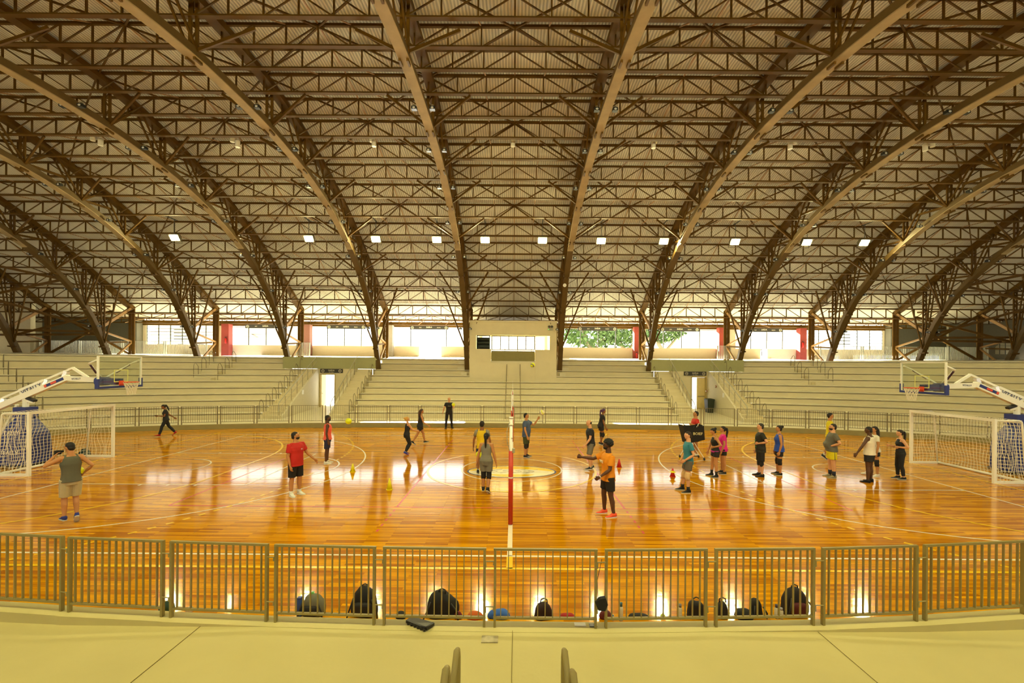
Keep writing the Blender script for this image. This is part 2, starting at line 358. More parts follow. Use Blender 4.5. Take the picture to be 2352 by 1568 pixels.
# deck above the stands
dk = MB()
for a, b in zip(S_ALL, S_ALL[1:]):
    p, q = ringpt(YR[9]-.03, a), ringpt(YR[9]-.03, b)
    if -3.3 < (a+b)/2 < 3.3: continue
    if p[1] > 18 and q[1] > 18:
        dk.quad((*p, 4.26), (*q, 4.26), (q[0]*(1.0 if abs(a) < 24 else 1.25), 46, 4.74), (p[0]*(1.0 if abs(a) < 24 else 1.25), 46, 4.74)); dk.quad((*p, 4.2), (*q, 4.2), (*q, 4.26), (*p, 4.26))
struct(face_up(dk.build('floor_concourse', M_tread)))
for s in (-1, 1):     # entrance bays
    p = MB(); x0, x1 = sorted((s*17.45, s*10.5)); yw = 34.85-abs(sup(99,1,0)-1)
    yw = ringpt(34.85, s*14)[1]
    p.box(x0, x1, yw, yw+.25, 3.42, 4.30); p.box(x0, x1, yw+.25, 36.6, 4.1, 4.21)
    struct(p.build('wall_parapet_left' if s < 0 else 'wall_parapet_right', M_green))
    w = MB(); d0, d1 = (s*14.62, s*13.5) if s < 0 else (13.5, 14.62)
    xa, xb = sorted((s*14.75, s*11.9))
    w.box(xa, d0, yw, yw+.2, .3, 3.42) if d0 > xa else None
    w.box(d1, xb, yw, yw+.2, .3, 3.42); w.box(d0, d1, yw, yw+.2, 3.02, 3.42)
    struct(w.build('wall_passage_left' if s < 0 else 'wall_passage_right', M_cream))
    # wing walls along the stair flights
    for xw in (s*14.75, s*11.9):
        ww = MB(); y0 = ringpt(29.6, xw)[1]; poly = [(y0, KZ), (yw+.1, KZ), (yw+.1, 3.42), (yw-.3, 3.4), (y0, KZ+.12)]
        ww.prism(poly, xw-.06, xw+.06, 'x'); struct(ww.build('wall_wing_left' if s < 0 else 'wall_wing_right', M_wallw))
    r = MB(); y0 = ringpt(29.6, s*13)[1]; r.quad((xa, y0-.1, KZ+.004), (xb, y0-.1, KZ+.004), (xb, yw+.6, .55), (xa, yw+.6, .55)); struct(face_up(r.build('floor_ramp_left' if s < 0 else 'floor_ramp_right', M_tread)))
    # stair flights, two steps per stand row
    for xc, nm in ((s*15.3, 'outer'), (s*11.32, 'inner')):
        f = MB(); hw = .55 if nm == 'outer' else .57; y0 = ringpt(29.6, xc)[1]; run = (yw-y0)/14
        zs = [KZ+(3.40-KZ)*(j+1)/15 for j in range(15)]
        for j in range(15): f.box(xc-hw, xc+hw, y0+run*j, yw+.3, zs[j]-(3.13/15), zs[j])
        side = ('left' if s < 0 else 'right')
        o = f.build('stair_flight', M_cream); tag(o, 'cream concrete stair flight on the %s side of the %s exit passage' % ({'outer': 'outer', 'inner': 'inner'}[nm], side), 'stairs')
        # sloping continuous handrail along the passage
        xr = s*14.85 if nm == 'outer' else s*11.8
        t = thing('sloping_handrail', 'straight sloping metal handrail between the %s exit passage and its %s stairs' % (side, nm), 'handrail', (xr, y0, KZ))
        h = MB(); h.tube([(xr, y0-.02, KZ+.45), (xr, y0-.02, 1.22), (xr, y0+.12, 1.35), (xr, yw-.1, 4.35)], .025, 6); h.tube([(xr, y0-.02, .85), (xr, yw-.1, 3.95)], .012, 5); h.build('rail', M_silver, t)
        for j in range(0, 15, 2):
            yy = y0+run*j+.02; pz = 1.2+(yy-y0)*(4.35-1.32)/(yw-.2-y0); h = MB(); h.tube([(xr, yy, zs[min(j, 14)]-.2), (xr, yy, pz)], .016, 5); h.build('post', M_railf, t)
# stair of the middle aisle
f = MB()
for k in range(7):
    y0 = YR[k]-.37; zb = KZ if k == 0 else ZR[k-1]; f.box(-.48, .48, y0, YR[k]+.02, zb, (zb+ZR[k])/2)
tag(f.build('stair_flight', M_cream), 'narrow cream stair running up the middle of the stands to the booth', 'stairs')
for s in (-1, 1):
    t = thing('aisle_handrail', 'dark handrail on the %s edge of the narrow middle stair' % ('left' if s < 0 else 'right'), 'handrail', (s*.52, YR[0], KZ))
    h = MB(); h.tube([(s*.5, 29.35, KZ), (s*.5, 29.35, 1.1), (s*.5, 34.0, 3.85), (s*.5, 34.0, 2.98)], .022, 6); h.build('rail', M_railf, t)
    for k in range(7): h = MB(); h.tube([(s*.5, YR[k]+.1, ZR[k]), (s*.5, YR[k]+.1, 1.1+(YR[k]+.1-29.35)*2.75/4.65)], .016, 5); h.build('post', M_railf, t)
# ---- hoop handrails stepping up beside the stairs
hm = MB(); hm.tube([(0, -.12, -.40), (0, -.12, .55), (0, -.06, .74), (0, .06, .80), (0, .16, .74), (0, .34, .55), (0, .36, 0)], .018, 6)
hmesh = hm.mesh('hoop_handrail', True); hmesh.materials.append(M_railf)
def hoop(p, rz, label, group, sc=1):
    o = bpy.data.objects.new('hoop_handrail', hmesh); COL.objects.link(o); o.location = p; o.rotation_euler = (0, 0, rz); o.scale = (sc,)*3
    return tag(o, label, 'handrail', group)
for xc, ks, lab in ((-16.0, range(0, 8), 'left of the left exit stairs'), (-10.62, range(0, 8), 'right of the left exit stairs'), (10.62, range(0, 8), 'left of the right exit stairs'), (16.0, range(0, 8), 'right of the right exit stairs'),
                    (-22.3, range(6, 9), 'left of the short upper left stair'), (-20.9, range(6, 9), 'right of the short upper left stair'), (20.9, range(6, 9), 'left of the short upper right stair'), (22.3, range(6, 9), 'right of the short upper right stair')):
    for k in ks:
        p = ringpt(YR[k]+.12, xc); zt = ZR[k]
        hoop((xc, p[1], zt), 0, 'metal hoop rail %s, %s from the bottom' % (lab, ORD[k-ks[0]]), 'stepping hoop rails '+lab)
for s in (-1, 1):     # short upper stairs
    f = MB()
    for k in range(6, 10):
        y0 = ringpt(YR[k]-.37, s*21.6)[1]; zb = ZR[k-1]; f.box(s*21.6-.6, s*21.6+.6, y0, y0+.45, zb, (zb+ZR[k])/2)
    tag(f.build('stair_flight', M_cream), 'short cream stair let into the top rows at the upper %s' % ('left' if s < 0 else 'right'), 'stairs')
for s in (-1,):       # curved end stair at the left edge
    for k in range(1, 8):
        tx = 112-15*k; best = min((abs(proj((*ringpt(YR[k]+.12, q*.1), ZR[k]))[0]-tx), q*.1) for q in range(-330, -230))
        p = ringpt(YR[k]+.12, best[1]); hoop((*p, ZR[k]), .9, 'metal hoop rail behind the left goal at the photo edge, %s from the bottom' % ORD[k-1], 'hoop rails at the left edge')
# small seat blocks beside the booth
for s in (-1, 1):
    for k, (za, x0, x1) in enumerate(((2.98, 3.55, 4.0), (3.42, 3.6, 4.35), (3.9, 3.75, 4.4))):
        b = MB(); xa, xb = sorted((s*x0, s*x1)); b.box(xa, xb, YR[7+k]-.4+.02 if k < 3 else 0, YR[7+k]+.0 if k < 3 else 0, ZR[6+k], ZR[6+k]+.22)
        tag(b.build('step_block', M_tread), 'small pale step block on the %s row beside the %s side of the booth' % (['lower', 'middle', 'upper'][k], 'left' if s < 0 else 'right'), 'block')
# ---- near kerb, walkway, near stands
NF = [(-110, 1385), (145, 1402), (157, 1404), (376, 1415), (390.5, 1416.5), (615.5, 1426), (630, 1427), (862.5, 1433.6), (879, 1434), (1115.5, 1438), (1132.7, 1438.5), (1371, 1441), (1388, 1441), (1623.5, 1438), (1640.5, 1438), (1870, 1434.5), (1887, 1434.5), (2106, 1425), (2121, 1424), (2352, 1409), (2368, 1408), (2640, 1385)]
NP = [G(x, y, KZ) for x, y in NF]
edge = [(p.x, p.y) for p in NP]; edge = [(-26, 14)]+[(-14, 8.0)]+edge+[(14, 8.0), (26, 14)]
nk = MB(); nw = MB()
def sag(x): return -.16*min(1, max(0, (abs(x-.2)-3.4)/4.0))
for (x0, y0), (x1, y1) in zip(edge, edge[1:]):
    o = .13
    nk.quad((x0, y0+o, 0), (x1, y1+o, 0), (x1, y1+o, KZ), (x0, y0+o, KZ)); nk.quad((x0, y0+o, KZ), (x1, y1+o, KZ), (x1, y1-.12, KZ), (x0, y0-.12, KZ))
    a, b = KZ+sag(x0)-.004, KZ+sag(x1)-.004
    nk.quad((x0, y0-.12, KZ), (x1, y1-.12, KZ), (x1, y1-.12, b), (x0, y0-.12, a))
    nw.quad((x0, y0-.12, a), (x1, y1-.12, b), (x1, 2.9, b), (x0, 2.9, a))
struct(nk.build('trim_2', M_walk)); struct(face_up(nw.build('floor_near_walkway', M_walk)))
# thin expansion joints of the near walkway
jt = MB()
for a, b in (((466, 1427), (300, 1560)), ((1177, 1448), (1175, 1567)), ((1874, 1443), (2020, 1567))):
    p, q = G(*a, KZ), G(*b, KZ); jt.bar((p.x, p.y, KZ+sag(p.x)+.001), (q.x, q.y, KZ+sag(q.x)+.001), .007, .004)
jj = jt.build('trim_3', mat('dark_joint', '82743c', .9)); struct(jj)
ns = MB()
for k in range(4): ns.box(-9, 9, -3, 3.1-.75*k, 0, ZR[k])
tag(ns.build('near_stand', M_cream), 'cream concrete rows of the near grandstand below the camera', 'grandstand')
for s, pts in ((-1, ((1052, 1472, 3.5), (1028, 1510, 2.95), (996, 1560, 2.45))), (1, ((1295, 1473, 3.5), (1313, 1518, 2.95), (1345, 1565, 2.45)))):
    for k, (px, py, Y) in enumerate(pts):
        p = D(px, py, Y); h = MB(); zt = p.z-.02; zl = KZ if k == 0 else ZR[k-1]; yb = p.y-.34
        h.tube([(p.x, p.y, zl), (p.x, p.y, zt-.10), (p.x, p.y-.03, zt-.03), (p.x, p.y-.09, zt), (p.x, yb, zt-.12), (p.x, yb-.02, zt-.25), (p.x, yb-.02, ZR[0] if k == 0 else ZR[k])], .022, 10)
        tag(h.build('hoop_handrail', M_rail, None, True), 'khaki bent tube handrail at the bottom edge of the photo, %s %s' % (['tallest', 'middle', 'outermost'][k], 'on the left' if s < 0 else 'on the right'), 'handrail', 'near stair hoop rails')
# floor outlet plate
p = G(1125, 1468, KZ); b = MB(); b.box(p.x-.105, p.x+.105, p.y-.07, p.y+.07, KZ-.01, KZ+.008); o = b.build('floor_plate', mat('grey_metal_plate', 'b0a888', .4, .5, var=.3, scale=20)); tag(o, 'small rectangular metal access plate set in the near walkway', 'plate')
# ---- fences
def fence_panel(p0, p1, H, nb, label, group, M, rail=.035, post=.030, barw=.012, name='fence_panel'):
    p0, p1 = Vector(p0), Vector(p1); t = thing(name, label, 'fence', p0, 0, group)
    z = p0.z; d = (p1-p0).normalized(); up = Vector((0, 0, 1))
    a = MB(); a.bar(p0+up*H, p1+up*H, rail, rail*.8); a.build('top_rail', M, t)
    a = MB(); a.bar(p0+up*.12, p1+up*.12, rail, rail*.8); a.build('bottom_rail', M, t)
    for q in (p0+d*.02, p1-d*.02): a = MB(); a.bar(q, q+up*H, post, post*1.7, up=d.cross(up)); a.build('post', M, t)
    a = MB()
    for k in range(1, nb+1):
        q = p0.lerp(p1, k/(nb+1)); a.bar(q+up*.12, q+up*H, barw, barw*2.6, up=d.cross(up))
    a.build('bars', M, t); return t
for i in range(0, len(NP), 2):
    k = i//2
    lab = 'khaki metal barrier panel along the near kerb, '+['leftmost, cut by the photo edge', 'second from the left edge', 'third from the left', 'fourth from the left', 'fifth from the left', 'just right of the middle post', 'sixth from the right end', 'fifth from the right', 'fourth from the right', 'cut by the right photo edge', 'rightmost'][k]
    if k == 10: continue
    t = fence_panel(NP[i], NP[i+1], 1.03, 13, lab, 'near barrier panels', M_rail)
    if i+2 < len(NP):
        p, q = NP[i+1], NP[i+2]
        for zz in (.88, .28): a = MB(); a.tube([p+Vector((0, -.03, zz-.08)), p+Vector((0, -.03, zz)), q+Vector((0, -.03, zz)), q+Vector((0, -.03, zz-.05))], .009, 6); a.build('link_bracket', M_rail, t)
# far fence
s = -30.0; k = 0
while s < 30:
    e = s+1.88; a, b = ringpt(27.32, s), ringpt(27.32, e-.12)
    if a[1] > 18 and b[1] > 18:
        fence_panel((*a, KZ), (*b, KZ), 1.03, 15, 'thin metal barrier panel on the far kerb, %s from the left' % ORD[k], 'far barrier panels', M_railf, .03, .04, .010); k += 1
    s = e
# railings on the concourse deck at both ends
for lab, x0, x1, n in (('left', 48, 192, 30), ('left', 194, 322, 28), ('right', 2040, 2140, 22), ('right', 2142, 2262, 26)):
    pass
for sd in (-1, 1):
    for j, (a, b) in enumerate(((25.2, 28.6), (28.7, 32.1), (32.2, 35.6), (35.7, 39))):
        fence_panel((sd*a, 37.0, 4.30), (sd*b, 37.0, 4.30), 1.25, 32, 'grey bar railing on the upper deck, %s end, %s from the court' % ('left' if sd < 0 else 'right', ORD[j]), 'upper deck railings', M_silver, .03, .05, .014, 'deck_railing')
    fence_panel((sd*16.6, 36.7, 4.30), (sd*17.7, 36.7, 4.30), 1.2, 12, 'short grey railing at the deck edge beside the %s exit parapet' % ('left' if sd < 0 else 'right'), 'short deck railings', M_silver, .03, .05, .014, 'deck_railing')
# ---- exits: doors and signs
def sign(px, y0, ws, hs, Y, z, label, big=False):
    x = px; t = thing('exit_sign', label, 'sign', (x, Y, z)); b = MB(); b.box(x-ws/2, x+ws/2, Y, Y+.05, z-hs/2, z+hs/2); b.build('board', M_dark, t)
    tm = mat('sign_lettering', 'e6dfc4', .6, var=0)
    text('lettering', 'SAÍDA', hs*.55, tm, t, face_mat((x, Y-.004, z+hs*.08), (1,0,0), (0,0,1)))
    if big:
        text('lettering', 'EXIT', hs*.3, tm, t, face_mat((x-ws*.23, Y-.004, z), (1,0,0), (0,0,1))); text('lettering', 'SALIDA', hs*.3, tm, t, face_mat((x+ws*.25, Y-.004, z), (1,0,0), (0,0,1)))
    else: text('lettering', 'EXIT  SALIDA', hs*.2, tm, t, face_mat((x, Y-.004, z-hs*.33), (1,0,0), (0,0,1)))
    for q in (-1, 1):
        r = MB(); c = Vector((x+q*ws*(.44 if big else .38), Y-.003, z)); R = hs*.32
        r.tube([(c.x+R*math.cos(a*PI/8), c.y, c.z+R*math.sin(a*PI/8)) for a in range(17)], hs*.05, 5, cap=False); r.tube([(c.x-R*.5, c.y, c.z), (c.x+R*.5, c.y, c.z)], hs*.05, 5); r.build('round_icon', tm, t)
    return t
for s in (-1, 1):
    yw = ringpt(34.85, s*14)[1]; side = 'left' if s < 0 else 'right'
    sign(s*13.75, 0, 1.7, .31, yw-.06, 3.26, 'dark SAÍDA exit sign above the %s passage door' % side)
    fr = MB(); d0, d1 = sorted((s*14.62, s*13.5))
    for x in (d0, d1): fr.box(x-.04, x+.04, yw-.02, yw+.22, .5, 3.02)
    fr.box(d0, d1, yw-.02, yw+.22, 2.96, 3.04); fr = fr.build('door_%d' % (1 if s < 0 else 2), mat('beige_door_frame', 'b8a468', .6)); struct(fr)
    lf = MB(); w = .62
    if s > 0: lf.box(13.98, 14.6, yw+.2, yw+.25, .52, 2.95)
    else: lf.box(-14.6, -14.55, yw+.1, yw+.9, .52, 2.95)
    lf = lf.build('door_leaf', mat('cream_door_leaf', 'e4cf90', .5), fr)
    hd = MB(); hx = 14.3 if s > 0 else -14.5; hd.box(hx-.25 if s > 0 else hx-.02, hx+.25 if s > 0 else hx+.02, yw+.14, yw+.2, 1.52, 1.56); hd.build('push_bar', M_railf, lf)
    o = MB(); o.box(s*14.68-.03, s*14.68+.03, 31.3, 31.5, 1.65, 1.95); tag(o.build('switch_box', M_white), 'small white box on the wing wall of the %s exit passage' % side, 'box')
# fire extinguisher, red bell lights and dark bin in the right passage
def extinguisher(p, label, sc=1):
    t = thing('fire_extinguisher', label, 'fire extinguisher', p); r = mat('extinguisher_red', 'b81410', .35, var=.05); x, y, z = p
    a = MB(); a.tube([(x, y, z), (x, y, z+.02), (x, y, z+.42), (x, y, z+.5)], [.07, .085, .085, .03], 14); a.build('cylinder', r, t, True)
    a = MB(); a.tube([(x, y, z+.5), (x, y, z+.56)], .025, 8); a.bar((x-.05, y, z+.57), (x+.08, y, z+.6), .03); a.tube([(x+.03, y, z+.55), (x+.11, y, z+.45), (x+.11, y, z+.15)], .012, 6); a.build('valve_hose', M_blk, t)
    return t
yw = ringpt(34.85, 14)[1]
t = thing('waste_bin', 'dark green wheeled bin standing in the right exit passage', 'bin', (14.25, 32.6, .4)); b = MB(); b.loft([[(x*q+14.3, y*q+32.8, z) for x, y in ((-.25,-.3),(.25,-.3),(.25,.3),(-.25,.3))] for q, z in ((.8, .42), (1, 1.35))]); b.build('body', mat('dark_green_plastic', '1d2a1c', .5), t)
b = MB(); b.loft([[(x*q+14.3, y*q+32.8, z) for x, y in ((-.25,-.3),(.25,-.3),(.25,.3),(-.25,.3))] for q, z in ((1.06, 1.35), (1.0, 1.44), (.5, 1.48))]); b.build('lid', mat('dark_green_plastic', '1d2a1c', .5), t)
for (x, y, z, lab) in ((14.66, 32.6, 2.35, 'small red and white alarm light high on the right passage wall'), (14.55, 33.9, 1.95, 'red alarm bell with white lamp above the bin in the right passage')):
    t = thing('alarm_light', lab, 'alarm', (x, y, z)); a = MB(); a.ell((x, y, z), (.05, .09, .09)); a.build('bell', mat('alarm_red', '8c1410', .4), t, True); a = MB(); a.ell((x-.06, y-.05, z), (.05, .05, .06)); a.build('lamp_lens', M_white, t, True)
# ---- booth
bt = thing('scoring_booth', 'cream walled control booth with wide window above the middle of the stands', 'booth', (0, 34.1, 2.98))
YB, ZB0, ZB1 = 34.05, 2.55, 7.02
X = lambda px: at_px(px, YB, 5); Z = lambda py: CH-(py-CY)*YB/F
bx0, bx1 = X(1078.5), X(1278.5); w = MB()
def wallh(mb, x0, x1, z0, z1, holes, y0, y1):
    xs = sorted(set([x0, x1]+[h[0] for h in holes]+[h[1] for h in holes])); zs = sorted(set([z0, z1]+[h[2] for h in holes]+[h[3] for h in holes]))
    for a, b in zip(xs, xs[1:]):
        for c, d in zip(zs, zs[1:]):
            if not any(h[0] < (a+b)/2 < h[1] and h[2] < (c+d)/2 < h[3] for h in holes): mb.box(a, b, y0, y1, c, d)
H1 = (X(1093.5), X(1127), Z(801.5), Z(770)); H2 = (X(1127)+.03, X(1229), Z(832), Z(769.5)); H3 = (X(1229)+.05, X(1263), Z(802.5), Z(770.5))
wallh(w, bx0, bx1, ZB0, ZB1, [H1, H2, H3], YB, YB+.18); w.build('front_wall', M_cream, bt)
w = MB(); wallh(w, bx0, bx1, 4.3, ZB1, [(bx0+.4, bx1-.4, 5.0, 6.45)], 41.9, 42.05); w.build('rear_wall', M_cream, bt)
for x in (bx0, bx1-.15): w = MB(); w.box(x, x+.15, YB+.18, 41.9, ZB0, ZB1); w.build('side_wall', M_cream, bt)
w = MB(); w.box(bx0-.06, bx1+.06, YB-.08, 42.1, ZB1, ZB1+.13); w.build('roof_slab', M_cream, bt)
w = MB(); w.box(bx0+.15, bx1-.15, YB+.18, 41.9, 3.9, 4.1); w.build('booth_floor', M_tread, bt)
w = MB(); w.box(H2[0], H2[1], YB+.35, YB+.42, H2[2], Z(805.5))
for k in range(1, 5): x = H2[0]+(H2[1]-H2[0])*k/5; w.box(x-.01, x+.01, YB+.335, YB+.35, H2[2], Z(805.5))
w.build('counter_panel', mat('olive_counter_panel', '8e8550', .7), bt)
w = MB(); w.box(H2[0], H2[1], YB+.2, YB+.5, Z(804.5), Z(802.8)); w.build('counter_top', M_white, bt)
w = MB(); w.box(H2[0]+.02, H2[1]-.02, YB+.3, YB+.34, Z(772), Z(769.6)); w.box(H2[0]+.02, H2[1]-.02, YB+.3, YB+.34, Z(802.5), Z(801.2))
for k in range(6): x = H2[0]+.04+(H2[1]-H2[0]-.08)*k/5; w.box(x-.035, x+.035, YB+.3, YB+.34, Z(802), Z(770))
w.build('window_frame', mat('olive_frame', '7d7444', .6), bt)
w = MB()
for xg in (bx0+1.3, bx0+2.5, bx0+3.7, bx0+5): w.box(xg-.04, xg+.04, 41.92, 41.98, 5, 6.45)
for zg in (5.35, 5.75, 6.1): w.box(bx0+.4, bx1-.4, 41.93, 41.97, zg-.012, zg+.012)
w.build('rear_window_bars', mat('pale_window_bar', 'd8d8d0', .5), bt)
for H in (H1, H3): w = MB(); w.quad((H[0], YB+.08, H[2]), (H[1], YB+.08, H[2]), (H[1], YB+.08, H[3]), (H[0], YB+.08, H[3])); w.build('window_pane', M_wglass, bt)
w = thing('booth_shelf', 'dark shelf unit seen through the left pane of the booth', 'shelf', (H1[0]+.3, YB+2, 4.1)); a = MB()
for k in range(5): a.box(H1[0]-.1, H1[0]+.95, YB+1.6, YB+2.1, 4.9+.3*k, 4.95+.3*k)
a.box(H1[0]-.1, H1[0]-.05, YB+1.6, YB+2.1, 4.1, 6.2); a.box(H1[0]+.9, H1[0]+.95, YB+1.6, YB+2.1, 4.1, 6.2); a.box(H1[0]-.1, H1[0]+.95, YB+2.08, YB+2.1, 4.1, 6.0); a.build('shelving', mat('dark_teal_shelf', '2a332c', .5), w)
el = thing('emergency_light', 'twin head emergency light at the top right corner of the booth wall', 'lamp', (X(1264), YB, Z(750))); a = MB(); x, z = X(1264), Z(752)
a.box(x-.17, x+.17, YB-.08, YB-.001, z-.2, z-.02); a.build('case', mat('grey_case', 'a8a288', .5), el)
for q in (-.1, .1): a = MB(); a.ell((x+q, YB-.1, z+.08), (.09, .06, .09)); a.build('lamp_head', mat('dark_lens', '444036', .3), el, True)
a = MB(); a.ell((x-.15, YB-.09, z-.13), .02); a.build('status_led', mat('green_led', '30ff60', .5, var=0, emit=4), el)
# ---- exterior wall with openings
YE = 42.0
Xe = lambda px: at_px(px+(6 if px < 1181 else -6)*abs((px-1181)/1000)**3, YE, 6); Ze = lambda py, px=1181: CH-(py-CY-ROLL*(px-CX))*YE/F
zs0, zs1, ztop = 5.50, 7.28, 7.75
wm = MB()
ops = [(332, 497), (528, 690), (712, 868), (902, 1066), (1293, 1455), (1483, 1650), (1690, 1836), (1854, 2032)]
holes = [(Xe(a), Xe(b), zs0, zs1) for a, b in ops]
holes[3] = (Xe(902), Xe(1066), zs0, zs1); holes.append((Xe(963), Xe(1013), 4.3, zs1)); holes.append((Xe(1748), Xe(1764), 4.3, zs1))
holes.append((bx0+.1, bx1-.1, 4.9, 6.6))
wallh(wm, -34.6, 34.6, 4.30, zs1, holes, YE, YE+.2)
struct(wm.build('wall_back', M_parw))
wm = MB(); wm.box(-34.6, 34.6, YE-.05, YE+.25, zs1, ztop); struct(wm.build('wall_lintel', M_steel))
for i, (a, b) in enumerate(ops):
    fr = MB(); x0, x1 = Xe(a), Xe(b); bars = i in (0, 7); nn = 6 if bars else (4 if i not in (3,) else 4)
    for k in range(nn+1):
        x = x0+(x1-x0)*k/nn
        if i == 3 and k in (2,): continue
        fr.box(x-.035, x+.035, YE+.06, YE+.13, zs0, zs1)
    if bars:
        for k in range(1, 6): z = zs0+(zs1-zs0)*k/6; fr.box(x0, x1, YE+.08, YE+.12, z-.02, z+.02)
        for k in range(4): z = zs0+.5+.3*k; fr.box(x0+(x1-x0)*.38, x0+(x1-x0)*.58, YE+.07, YE+.12, z-.04, z+.04)
    else: fr.box(x0, x1, YE+.08, YE+.12, zs1-.1, zs1-.06)
    o = fr.build('window_%d' % (i+1), M_steelg); struct(o)
    g = MB(); g.quad((x0, YE+.1, zs0), (x1, YE+.1, zs0), (x1, YE+.1, zs1), (x0, YE+.1, zs1)); g.build('pane', M_wglass, o) if i != 3 else None
for i, (a, b, c) in enumerate(((508, 525, 'r'), (693, 711, 'r2'), (885, 901, 'g'), (1457, 1474, 'r'), (1652, 1668, 'r'), (1838, 1853, 'r'))):
    p = MB(); p.box(at_px(a, 41.3, 6), at_px(b, 41.3, 6), 41.3, 41.9, 4.3, 7.4); m = {'r': M_redp, 'r2': mat('faded_red_pillar', '80544a', .8), 'g': mat('grey_pillar', '9a9286', .8)}[c]
    tag(p.build('pillar', m), ['brick red square pillar left of the second window from the left', 'faded red pillar beside the short left deck railing', 'grey square pillar at the window wall left of the booth', 'brick red pillar with extinguisher right of the tree window', 'brick red pillar left of the right deck railing', 'brick red pillar before the louvred right window'][i], 'pillar')
extinguisher((at_px(1462.5, 41.1, 5), 41.15, 4.5), 'red fire extinguisher at the foot of the red pillar right of the tree window')
extinguisher((at_px(1846, 41.1, 5), 41.22, 5.6), 'red fire extinguisher hung on the pillar by the louvred right window')
extinguisher((at_px(516, 41.1, 5), 41.22, 5.6), 'red fire extinguisher hung on the leftmost red pillar')
for i, (a, b) in enumerate(((564, 656), (751, 840), (942, 1030), (1327, 1417), (1516, 1606), (1712, 1797))):
    x0, x1 = at_px(a, 41, 7), at_px(b, 41, 7); sign((x0+x1)/2, 0, x1-x0, .34, 40.95, 7.16, 'long dark SAÍDA exit sign over the concourse windows, '+['leftmost', 'second from the left', 'nearest the booth on its left', 'nearest the booth on its right', 'second from the right', 'rightmost'][i], True)
# ---- end walls
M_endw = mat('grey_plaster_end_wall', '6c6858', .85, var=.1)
for s in (-1, 1):
    nm = 'left' if s < 0 else 'right'
    e = MB(); xa, xb = sorted((s*34.6, s*44.2)); e.box(xa, xb, 42.0, 42.2, 4.2, 7.9); xa, xb = sorted((s*34.6, s*35.3)); e.box(xa, xb, 41.3, 41.99, 4.3, 7.8)
    struct(e.build('wall_recess_'+nm, M_endw))
    e = MB(); wx = s*43.5
    if s > 0: wallh(e, 37, 44.2, 4.3, 8.6, [(39.9, 41.3, 4.9, 6.4)], 38.6, 38.9) if False else None
    xa, xb = sorted((s*39.3, s*44)); e.box(xa, xb, 36.6, 37.0, 4.3, 8.7) if s < 0 else None
    e.box(min(s*44, s*44.3), max(s*44, s*44.3), -3, 47, 0, 13)
    struct(e.build('wall_'+nm, M_wallw))
# right end window (sloped head) in a wall
e = MB(); YW = 38.5; xl, xr = at_px(2286, YW, 5), at_px(2338, YW, 5); z0, z1 = 5.05, 6.85
e.box(37.2, xl, YW, YW+.2, 4.3, 7.6); e.box(xr, 44, YW, YW+.2, 4.3, 9.2); e.box(xl, xr, YW, YW+.2, 4.3, z0); e.prism([(xl, z0+.6), (xr-.5, z1), (xr, z1), (xr, 8.2), (xl, 7.6)], YW, YW+.2, 'y')
struct(e.build('wall_right_end', M_endw))
o = MB()
for k in range(1, 4): x = xl+(xr-xl)*k/4; o.box(x-.015, x+.015, YW+.08, YW+.12, z0, z1)
for k in range(1, 5): z = z0+(z1-z0)*k/5; o.box(xl, xr, YW+.08, YW+.12, z-.012, z+.012)
struct(o.build('window_9', M_steelg))
o = MB(); o.box(at_px(2300, YW+3, 5), 44, YW+.5, YW+.6, 4.2, 4.3)
# ================================================================ roof: arches, purlins, sheets
T0 = 17.0
ZL = [(0, 13.75), (2, 13.7), (4, 13.52), (6, 13.2), (8, 12.68), (10, 11.95), (12, 10.95), (13.5, 9.95), (15, 8.6), (16.2, 7.1), (17, 5.6), (17.6, 4.3), (18, 3.1)]
ZU = [(0, 15.95), (3, 15.8), (6, 15.2), (9, 14.3), (12, 13.1), (15, 11.5), (18, 9.65), (20, 8.4), (25, 7.8), (30, 7.4)]
def spl(tab, x):      # smooth monotone-ish interpolation
    x = abs(x); n = len(tab)
    for i in range(n-1):
        if x <= tab[i+1][0] or i == n-2:
            x0, y0 = tab[i]; x1, y1 = tab[i+1]; h = x1-x0; t = (x-x0)/h
            if t > 1: return y1+(x-x1)*(y1-y0)/h
            m = lambda j: 0 if j == 0 else ((tab[j+1][1]-tab[j-1][1])/(tab[j+1][0]-tab[j-1][0]) if j < n-1 else (tab[j][1]-tab[j-1][1])/(tab[j][0]-tab[j-1][0]))
            m0, m1 = m(i)*h, m(i+1)*h
            return (2*t**3-3*t*t+1)*y0+(t**3-2*t*t+t)*m0+(-2*t**3+3*t*t)*y1+(t**3-t*t)*m1
def zl(Y): return spl(ZL, Y-T0)
def zu(Y): return spl(ZU, Y-T0)
LOW = []              # polyline of the lower chord, evenly stepped by length, far half
y = T0; pts = [(T0, zl(T0))]
while y < 35.0: y += .02; pts.append((y, zl(y)))
acc = 0; LOW = [pts[0]]; 
for a, b in zip(pts, pts[1:]):
    acc += math.hypot(b[0]-a[0], b[1]-a[1])
    if acc >= .75: LOW.append(b); acc = 0
LOW.append(pts[-1])
FULL = [(2*T0-a, b) for a, b in reversed(LOW[1:])]+LOW
XA = [-38.2, -31.3, -24.4, -17.45, -10.5, -3.6, 3.6, 10.5, 17.45, 24.4, 31.3, 38.2]
def loftbox(mb, path, x0, x1, d0, d1):       # box section following a (y,z) path; d0,d1 offsets along normal
    rings = []
    for i, (y, z) in enumerate(path):
        a = path[max(0, i-1)]; b = path[min(len(path)-1, i+1)]; t = Vector((b[0]-a[0], b[1]-a[1])).normalized(); n = Vector((-t.y, t.x))
        rings.append([(x0, y+n.x*d0, z+n.y*d0), (x1, y+n.x*d0, z+n.y*d0), (x1, y+n.x*d1, z+n.y*d1), (x0, y+n.x*d1, z+n.y*d1)])
    mb.loft(rings)
